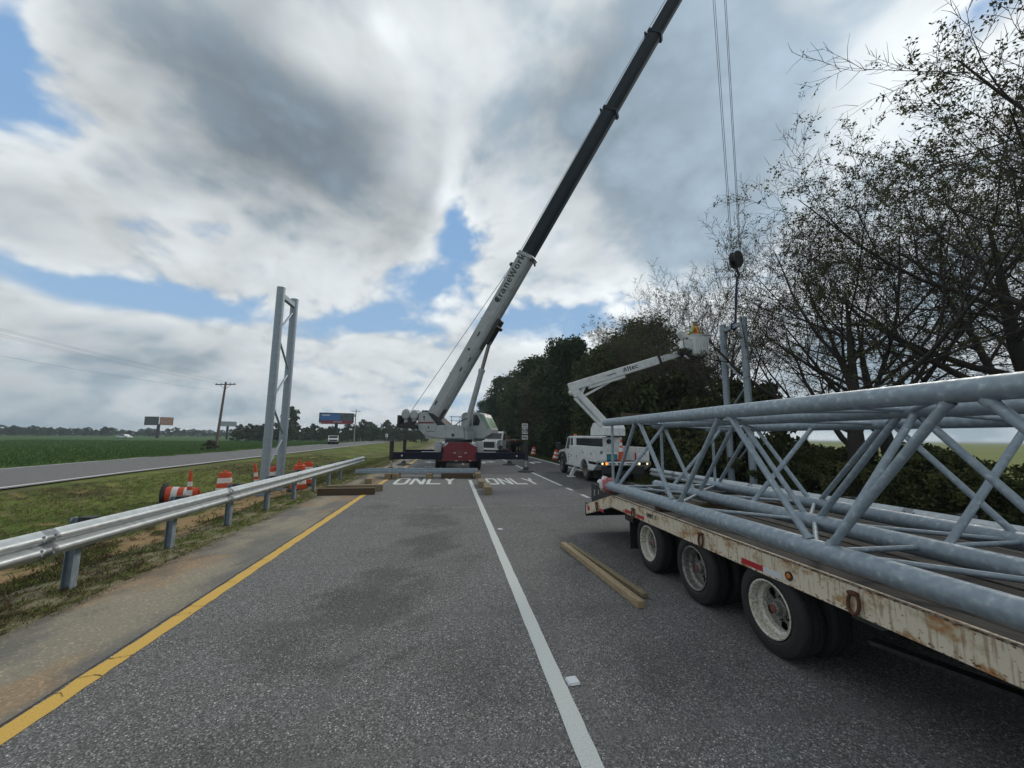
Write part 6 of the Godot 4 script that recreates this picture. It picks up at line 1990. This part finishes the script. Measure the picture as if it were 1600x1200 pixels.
	for q in range(0, 70):
		var px := -40.0 + q * 7.0 + rng.randf_range(-3, 3)
		var dist := rng.randf_range(330.0, 430.0)
		var d := ray(px, 676.0)
		d.y = 0
		d = d.normalized() * dist
		var s := rng.randf_range(0.42, 0.72)
		plant("distant_tree", ["hazy rounded tree on the horizon across the field", "hazy pale tree on the horizon across the field"][k2 % 2], "tree", [f1, f2][k2 % 2], Vector3(d.x, -0.2, d.z), rng.randf() * TAU, Vector3(s * 1.6, s, s * 1.6), "hazy trees on the horizon", M.leaf_dark)
		k2 += 1
	# single tall tree in the far line and the bush at the leaning pole
	plant("lone_tree", "tall round green tree standing above the far tree line", "tree", f2, Vector3(-46.5, -0.1, -126.0), 0.4, Vector3(1.1, 1.12, 1.1), "", M.leaf_dark)
	plant("pole_bush", "brown bush growing round the foot of the leaning utility pole", "bush", bush_meshes(61, 0.9, 1.2, 0.02, 22, 60, 0.14, Color(0.06, 0.05, 0.03), Color(0.1, 0.085, 0.05)), Vector3(-28.4, -0.1, -53.4), 0.0, Vector3(1.0, 1.0, 1.0), "", M.leaf_dark)

func along(px: float, py: float, dist: float) -> Vector3:
	var d := ray(px, py)
	return Vector3(0, 1.9, 0) + d * (dist / Vector2(d.x, d.z).length())

func make_background() -> void:
	var b: MB
	# leaning utility pole with its wires
	var up := thing("utility_pole", "leaning wooden utility pole with crossarm beside the frontage road", "utility pole", Vector3(-28.1, -0.1, -54.0))
	b = MB.new()
	var top := along(353, 597, 60.9) - up.position
	b.tube([Vector3(0, 0, 0), top], [0.17, 0.11], 12)
	part(up, "pole", b, M.pole_wood)
	b = MB.new()
	var ax := Vector3(1.0, 0.03, 0.1).normalized()
	var ac := top * 0.965
	b.beam(ac - ax * 1.2, ac + ax * 1.2, 0.1, 0.12)
	b.beam(ac - ax * 0.7, ac + Vector3(0, -0.6, 0), 0.04, 0.04); b.beam(ac + ax * 0.7, ac + Vector3(0, -0.6, 0), 0.04, 0.04)
	part(up, "crossarm", b, M.pole_wood)
	b = MB.new()
	for s in [-1.1, -0.5, 0.6, 1.1]:
		b.lathe(Transform3D(Basis(), ac + ax * s + Vector3(0, 0.06, 0)), [Vector2(0.04, 0), Vector2(0.06, 0.06), Vector2(0.03, 0.14), Vector2(0.0, 0.15)], 8)
	part(up, "insulators", b, M.rim_grey)
	var near := up.position + Vector3(-2.0, 0, 56.0)
	for q in [[-1.1, 10.6], [-0.5, 10.55], [0.6, 10.45], [1.1, 10.4], [0.0, 8.4]]:
		var w := thing("power_line", "thin power line running to the leaning utility pole", "wire", up.position + ac + ax * q[0], 0.0, "power lines left of the field")
		b = MB.new()
		var e: Vector3 = near + Vector3(q[0], q[1], 0) - w.position
		var s0 := Vector3(0, -0.9 if q[0] == 0.0 else 0.1, 0)
		var pts := []; var rad := []
		for i in 15:
			var t := i / 14.0
			pts.append(s0.lerp(e, t) - Vector3(0, sin(PI * t) * 0.9, 0)); rad.append(0.0065)
		b.tube(pts, rad, 5, false)
		part(w, "wire", b, M.wire)
	# billboards
	var bd := thing("billboard", "blue and red billboard on a dark post above the far trees", "billboard", Vector3(-36.9, -0.1, -138.0), 0.2)
	b = MB.new()
	b.rod(Vector3(0, 0, 0), Vector3(0, 6.0, 0), 0.5, 14)
	part(bd, "post", b, M.dark_steel)
	b = MB.new()
	b.bx(Vector3(-5.2, 6.0, -0.35), Vector3(5.2, 9.2, 0.2), 0.05)
	part(bd, "frame", b, M.dark_steel)
	b = MB.new()
	b.bx(Vector3(-4.9, 6.75, 0.2), Vector3(1.0, 8.85, 0.24))
	part(bd, "blue_panel", b, mat(lin(0.04, 0.15, 0.42), 0.6))
	b = MB.new()
	b.bx(Vector3(1.0, 6.75, 0.2), Vector3(4.7, 8.85, 0.24))
	part(bd, "picture_panel", b, mat(lin(0.20, 0.25, 0.25), 0.6, 0.0, ntex(256, 81, 0.03, [[0.3, grey(0.15)], [0.5, grey(0.6)], [0.7, grey(1.0)]]), 3.0))
	b = MB.new()
	b.bx(Vector3(-4.6, 5.75, 0.18), Vector3(4.9, 6.7, 0.25))
	part(bd, "red_panel", b, mat(lin(0.24, 0.02, 0.03), 0.6))
	print_strip(bd, "headline", 2.4, 0.34, M.stripe, Transform3D(Basis(), Vector3(-3.2, 8.4, 0.246)))
	print_strip(bd, "small_print", 2.6, 0.18, M.tape_white, Transform3D(Basis(), Vector3(0.4, 6.3, 0.256)))
	b = MB.new()
	b.bx(Vector3(-5.0, 5.55, -0.3), Vector3(5.6, 5.7, 1.2))
	part(bd, "catwalk", b, M.dark_steel)
	bd = thing("billboard", "two sided billboard seen edge on, one dark face and one tan face", "billboard", Vector3(-122.5, -0.1, -191.5), 0.5)
	b = MB.new()
	b.rod(Vector3(0, 0, 0), Vector3(0, 6.0, 0), 0.55, 12)
	part(bd, "post", b, M.dark_steel)
	b = MB.new()
	b.box(Transform3D(Basis(Vector3.UP, -0.5), Vector3(-2.4, 7.2, 0)), Vector3(5.2, 3.6, 0.5), 0.05)
	part(bd, "dark_face", b, mat(lin(0.06, 0.065, 0.065), 0.7))
	b = MB.new()
	b.box(Transform3D(Basis(Vector3.UP, 0.4), Vector3(2.4, 7.2, 0)), Vector3(4.6, 3.4, 0.5), 0.05)
	part(bd, "tan_face", b, mat(lin(0.36, 0.27, 0.20), 0.7, 0.0, ntex(256, 82, 0.02, [[0.3, Color(0.8, 0.6, 0.5)], [0.7, grey(1.0)]]), 4.0))
	bd = thing("billboard", "pale grey billboard low above the far tree line", "billboard", Vector3(-86.0, -0.1, -172.0), 0.4)
	b = MB.new()
	b.rod(Vector3(0, 0, 0), Vector3(0, 5.0, 0), 0.4, 12)
	part(bd, "post", b, M.dark_steel)
	b = MB.new()
	b.bx(Vector3(-2.8, 5.0, -0.2), Vector3(2.8, 6.9, 0.2), 0.05)
	part(bd, "face", b, mat(lin(0.42, 0.46, 0.50), 0.7, 0.0, ntex(256, 83, 0.03, [[0.3, grey(0.75)], [0.7, grey(1.0)]]), 2.0))
	# second pole and dark sign back in the tree line
	var p2 := thing("utility_pole", "straight pale utility pole beside the blue billboard", "utility pole", along(553, 687, 124.0))
	p2.position.y = -0.1
	b = MB.new()
	b.tube([Vector3.ZERO, Vector3(0.15, 9.4, 0)], [0.17, 0.11], 8)
	part(p2, "pole", b, mat(lin(0.26, 0.24, 0.21), 0.9))
	b = MB.new()
	b.beam(Vector3(-1.2, 8.9, 0), Vector3(1.4, 8.9, 0), 0.1, 0.12)
	part(p2, "crossarm", b, M.pole_wood)
	b = MB.new()
	b.lathe(at(0.0, 7.2, 0.3), [Vector2(0.0, 0.0), Vector2(0.22, 0.0), Vector2(0.22, 0.8), Vector2(0.0, 0.8)], 10)
	part(p2, "transformer", b, M.rim_grey)
	# white pickup with a trailer parked at the field edge
	far_pickup(Vector3(-25.0, 0.0, -92.0), 0.25, "white pickup truck with a low black trailer parked at the field edge")
	far_car(along(195, 679, 205.0), 1.35, M.white, "small white car driving on the road across the field")
	far_car(Vector3(-24.2, 0.0, -215.0), 0.05, M.white, "white vehicle far along the frontage road behind the crane winches")
	for q in [["route_marker", 602.0, 682.0, 120.0]]:
		var sg := thing("road_sign", "small white rectangular road sign by the frontage road far ahead", "road sign", along(604, 688, 128.0))
		sg.position.y = 0.0
		b = MB.new(); b.rod(Vector3.ZERO, Vector3(0, 2.4, 0), 0.04, 8)
		part(sg, "post", b, M.post_zinc)
		b = MB.new(); b.bx(Vector3(-0.38, 1.5, 0.03), Vector3(0.38, 2.5, 0.06), 0.01)
		part(sg, "plate", b, M.stripe)
		print_strip(sg, "print", 0.3, 0.4, M.letters_grey, Transform3D(Basis(), Vector3(0, 1.95, 0.064)))
	# route sign on the right
	var rs := thing("route_sign", "white route 59 sign stack on a post beyond the crane's right outrigger", "road sign", Vector3(8.35, gy(8.35, -46.0), -46.0), -0.1)
	b = MB.new()
	b.rod(Vector3.ZERO, Vector3(0, 3.7, 0), 0.04, 8)
	part(rs, "post", b, M.dark_steel)
	for q in [[3.15, 3.55, "top", 0.17], [2.35, 3.1, "59", 0.46], [1.70, 2.2, "", 0.3]]:
		b = MB.new()
		b.bx(Vector3(-0.34, q[0], 0.045), Vector3(0.34, q[1], 0.06), 0.01)
		var pl := part(rs, "plate", b, M.stripe)
		if q[2] == "top":
			print_strip(pl, "print", 0.46, 0.14, M.letters_grey, Transform3D(Basis(), Vector3(0, 3.35, 0.064)))
		elif q[2]:
			text(pl, "numerals", q[2], q[3], M.letters, Transform3D(Basis(), Vector3(0, (q[0] + q[1]) * 0.5, 0.065)))
		else:
			b = MB.new()
			b.prism(at(0, 1.93, 0.066), PackedVector2Array([Vector2(0.2, -0.18), Vector2(0.2, 0.1), Vector2(-0.12, 0.1), Vector2(-0.12, 0.2), Vector2(-0.28, 0.05), Vector2(-0.12, -0.1), Vector2(-0.12, 0.0), Vector2(0.1, 0.0), Vector2(0.1, -0.18)]), 0.006)
			part(pl, "arrow", b, M.letters)
	# flatbed truck with strapped red load, facing the camera behind the crane
	far_truck()

func far_pickup(p: Vector3, turn: float, label: String) -> void:
	var t := thing("pickup_truck", label, "pickup truck", p, turn)
	var b := MB.new()
	var c := rounded_side(t, "body", [Vector2(2.7, 0.5), Vector2(2.7, 1.05), Vector2(2.5, 1.15), Vector2(1.3, 1.22), Vector2(0.7, 1.85), Vector2(-0.9, 1.85), Vector2(-1.0, 1.2), Vector2(-2.9, 1.2), Vector2(-2.9, 0.5)], 0, 1.95, M.white)
	b.beam(Vector3(0, 1.52, 1.06), Vector3(0, 1.54, 1.08), 1.65, 0.68, Vector3(0, 0.72, -0.7).normalized())
	part(c, "windscreen", b, M.dark_glass)
	b = MB.new(); b.bx(Vector3(-0.75, 0.72, 2.68), Vector3(0.75, 1.02, 2.73)); b.bx(Vector3(-0.95, 0.42, 2.6), Vector3(0.95, 0.62, 2.8), 0.03)
	part(c, "grille", b, M.black)
	for x in [-0.98, 0.98]:
		for z in [1.8, -1.9]:
			wheel(t, Vector3(x, 0.4, z), signf(x), M.rim_grey, false, 0.4, 0.22, 0.24)
	b = MB.new(); b.bx(Vector3(-1.2, 0.6, -9.5), Vector3(1.2, 0.85, -3.2), 0.02); b.rod(Vector3(-1.1, 0.35, -7), Vector3(1.1, 0.35, -7), 0.35, 14)
	part(t, "flat_trailer", b, M.dark_steel)

func far_car(p: Vector3, turn: float, m: Material, label: String) -> void:
	p.y = 0.0
	var t := thing("car", label, "car", p, turn)
	rounded_side(t, "body", [Vector2(2.2, 0.35), Vector2(2.2, 0.8), Vector2(1.2, 0.95), Vector2(0.6, 1.45), Vector2(-1.2, 1.5), Vector2(-2.1, 1.0), Vector2(-2.2, 0.35)], 0, 1.8, m)
	for s in [-1.0, 1.0]:
		rounded_side(t, "side_window", [Vector2(1.05, 0.95), Vector2(0.55, 1.38), Vector2(-1.1, 1.42), Vector2(-1.8, 1.0)], s * 0.902, 0.01, M.dark_glass)
		for z in [1.4, -1.4]:
			wheel(t, Vector3(s * 0.9, 0.32, z), s, M.rim_grey, false, 0.32, 0.19, 0.2)

func far_truck() -> void:
	var t := thing("flatbed_truck", "white flatbed truck with strapped red load parked behind the crane", "truck", Vector3(4.5, 0, -44.0), -0.42)
	var b := MB.new()
	var h := rounded_side(t, "hood", [Vector2(1.3, 0.55), Vector2(1.3, 1.25), Vector2(1.1, 1.5), Vector2(-0.2, 1.62), Vector2(-0.2, 0.6)], 0, 1.7, M.white)
	b.bx(Vector3(-0.6, 0.75, 1.3), Vector3(0.6, 1.4, 1.36), 0.02)
	part(h, "grille", b, M.dark_steel)
	b = MB.new(); b.bx(Vector3(-0.72, 0.68, 1.29), Vector3(0.72, 0.76, 1.38)); b.bx(Vector3(-0.72, 1.38, 1.29), Vector3(0.72, 1.46, 1.38)); b.bx(Vector3(-0.72, 0.7, 1.29), Vector3(-0.62, 1.44, 1.38)); b.bx(Vector3(0.62, 0.7, 1.29), Vector3(0.72, 1.44, 1.38))
	part(h, "grille_surround", b, M.chrome)
	b = MB.new(); b.bx(Vector3(-1.1, 0.4, 1.2), Vector3(1.1, 0.68, 1.5), 0.04)
	part(t, "bumper", b, M.chrome)
	var c := rounded_side(t, "cab", [Vector2(-0.2, 0.6), Vector2(-0.2, 1.62), Vector2(-0.5, 2.4), Vector2(-0.7, 2.5), Vector2(-1.6, 2.5), Vector2(-1.7, 0.6)], 0, 2.0, M.white)
	b = MB.new(); b.beam(Vector3(0, 2.0, -0.32), Vector3(0, 2.01, -0.3), 1.7, 0.66, Vector3(0, 0.93, -0.36).normalized())
	part(c, "windscreen", b, M.dark_glass)
	for s in [-1.0, 1.0]:
		rounded_side(c, "side_window", [Vector2(-0.5, 1.65), Vector2(-0.66, 2.25), Vector2(-1.4, 2.25), Vector2(-1.4, 1.65)], s * 1.002, 0.012, M.dark_glass)
		b = MB.new(); b.bx(Vector3(s * 1.25 - 0.1, 1.6, -0.3), Vector3(s * 1.25 + 0.1, 2.1, -0.2), 0.02)
		part(c, "mirror", b, M.black)
		wheel(t, Vector3(s * 1.1, 0.5, 0.4), s, M.rim_white, false, 0.5, 0.28, 0.25)
		for z in [-5.6, -6.9]:
			wheel(t, Vector3(s * 1.2, 0.5, z), s, M.rim_white, true, 0.5, 0.28, 0.25)
	b = MB.new(); b.lathe(at(0, 2.5, -1.1), [Vector2(0.1, 0), Vector2(0.1, 0.1), Vector2(0.0, 0.14)], 10)
	part(c, "beacon", b, M.amber)
	b = MB.new(); b.bx(Vector3(-1.2, 1.0, -9.0), Vector3(1.2, 1.2, -1.9), 0.02)
	part(t, "flatbed", b, M.dark_steel)
	b = MB.new(); b.bx(Vector3(-0.45, 0.55, -8.8), Vector3(0.45, 0.95, 0.9), 0.02)
	part(t, "chassis_frame", b, M.black)
	for q in [[-0.75, 1.205, -2.4, -5.4], [0.15, 1.205, -2.4, -5.4], [-0.75, 1.205, -6.0, -8.7], [0.15, 1.205, -6.0, -8.7], [-0.35, 1.61, -2.6, -5.2]]:
		var l := thing("load_bundle", "red and tan strapped bundle stacked on the flatbed truck", "bundle", t.transform * Vector3(q[0] + 0.4, q[1], (q[2] + q[3]) * 0.5), t.rotation.y, "bundles on the flatbed truck")
		b = MB.new()
		b.bx(Vector3(-0.42, 0, q[3] * 0.5 - q[2] * 0.5), Vector3(0.42, 0.28, q[2] * 0.5 - q[3] * 0.5), 0.06)
		part(l, "load", b, mat(lin(0.19, 0.05, 0.045), 0.8))
		b = MB.new()
		b.bx(Vector3(-0.44, 0.28, q[3] * 0.48 - q[2] * 0.48), Vector3(0.44, 0.39, q[2] * 0.48 - q[3] * 0.48), 0.04)
		part(l, "cover", b, mat(lin(0.36, 0.26, 0.20), 0.8))

func _ready() -> void:
	var cam := Camera3D.new()
	cam.name = "camera"
	cam.fov = rad_to_deg(2.0 * atan(600.0 / FPX))
	cam.near = 0.05; cam.far = 3000.0
	add_child(cam)
	cam.transform = Transform3D(cam_basis(), Vector3(0, 1.9, 0))
	cam.current = true
	var env := Environment.new()
	env.background_mode = Environment.BG_SKY
	var sky := Sky.new()
	var sm := PanoramaSkyMaterial.new()
	sm.panorama = make_sky()
	sky.sky_material = sm
	env.sky = sky
	env.tonemap_mode = Environment.TONE_MAPPER_LINEAR
	env.tonemap_exposure = 1.2
	env.sdfgi_enabled = true; env.ssao_enabled = true; env.ssil_enabled = true
	env.fog_enabled = true
	env.fog_density = 0.0005
	env.fog_light_color = Color(0.80, 0.87, 0.92)
	var we := WorldEnvironment.new()
	we.name = "environment"
	we.environment = env
	add_child(we)
	# the sun stands high to the right, veiled by cloud
	var sun := DirectionalLight3D.new()
	sun.name = "sun"
	sun.light_energy = 0.5
	sun.light_angular_distance = 14.0
	sun.light_color = Color(1.0, 0.96, 0.90)
	sun.shadow_enabled = true
	add_child(sun)
	sun.look_at_from_position(Vector3.ZERO, -ray(1290, 190) * 10.0)
	make_materials()
	make_setting()
	make_crane()
	make_bucket_truck()
	make_worker()
	make_trailer()
	make_truss()
	make_work_zone()
	make_trees()
	make_background()
	scatter_grass()
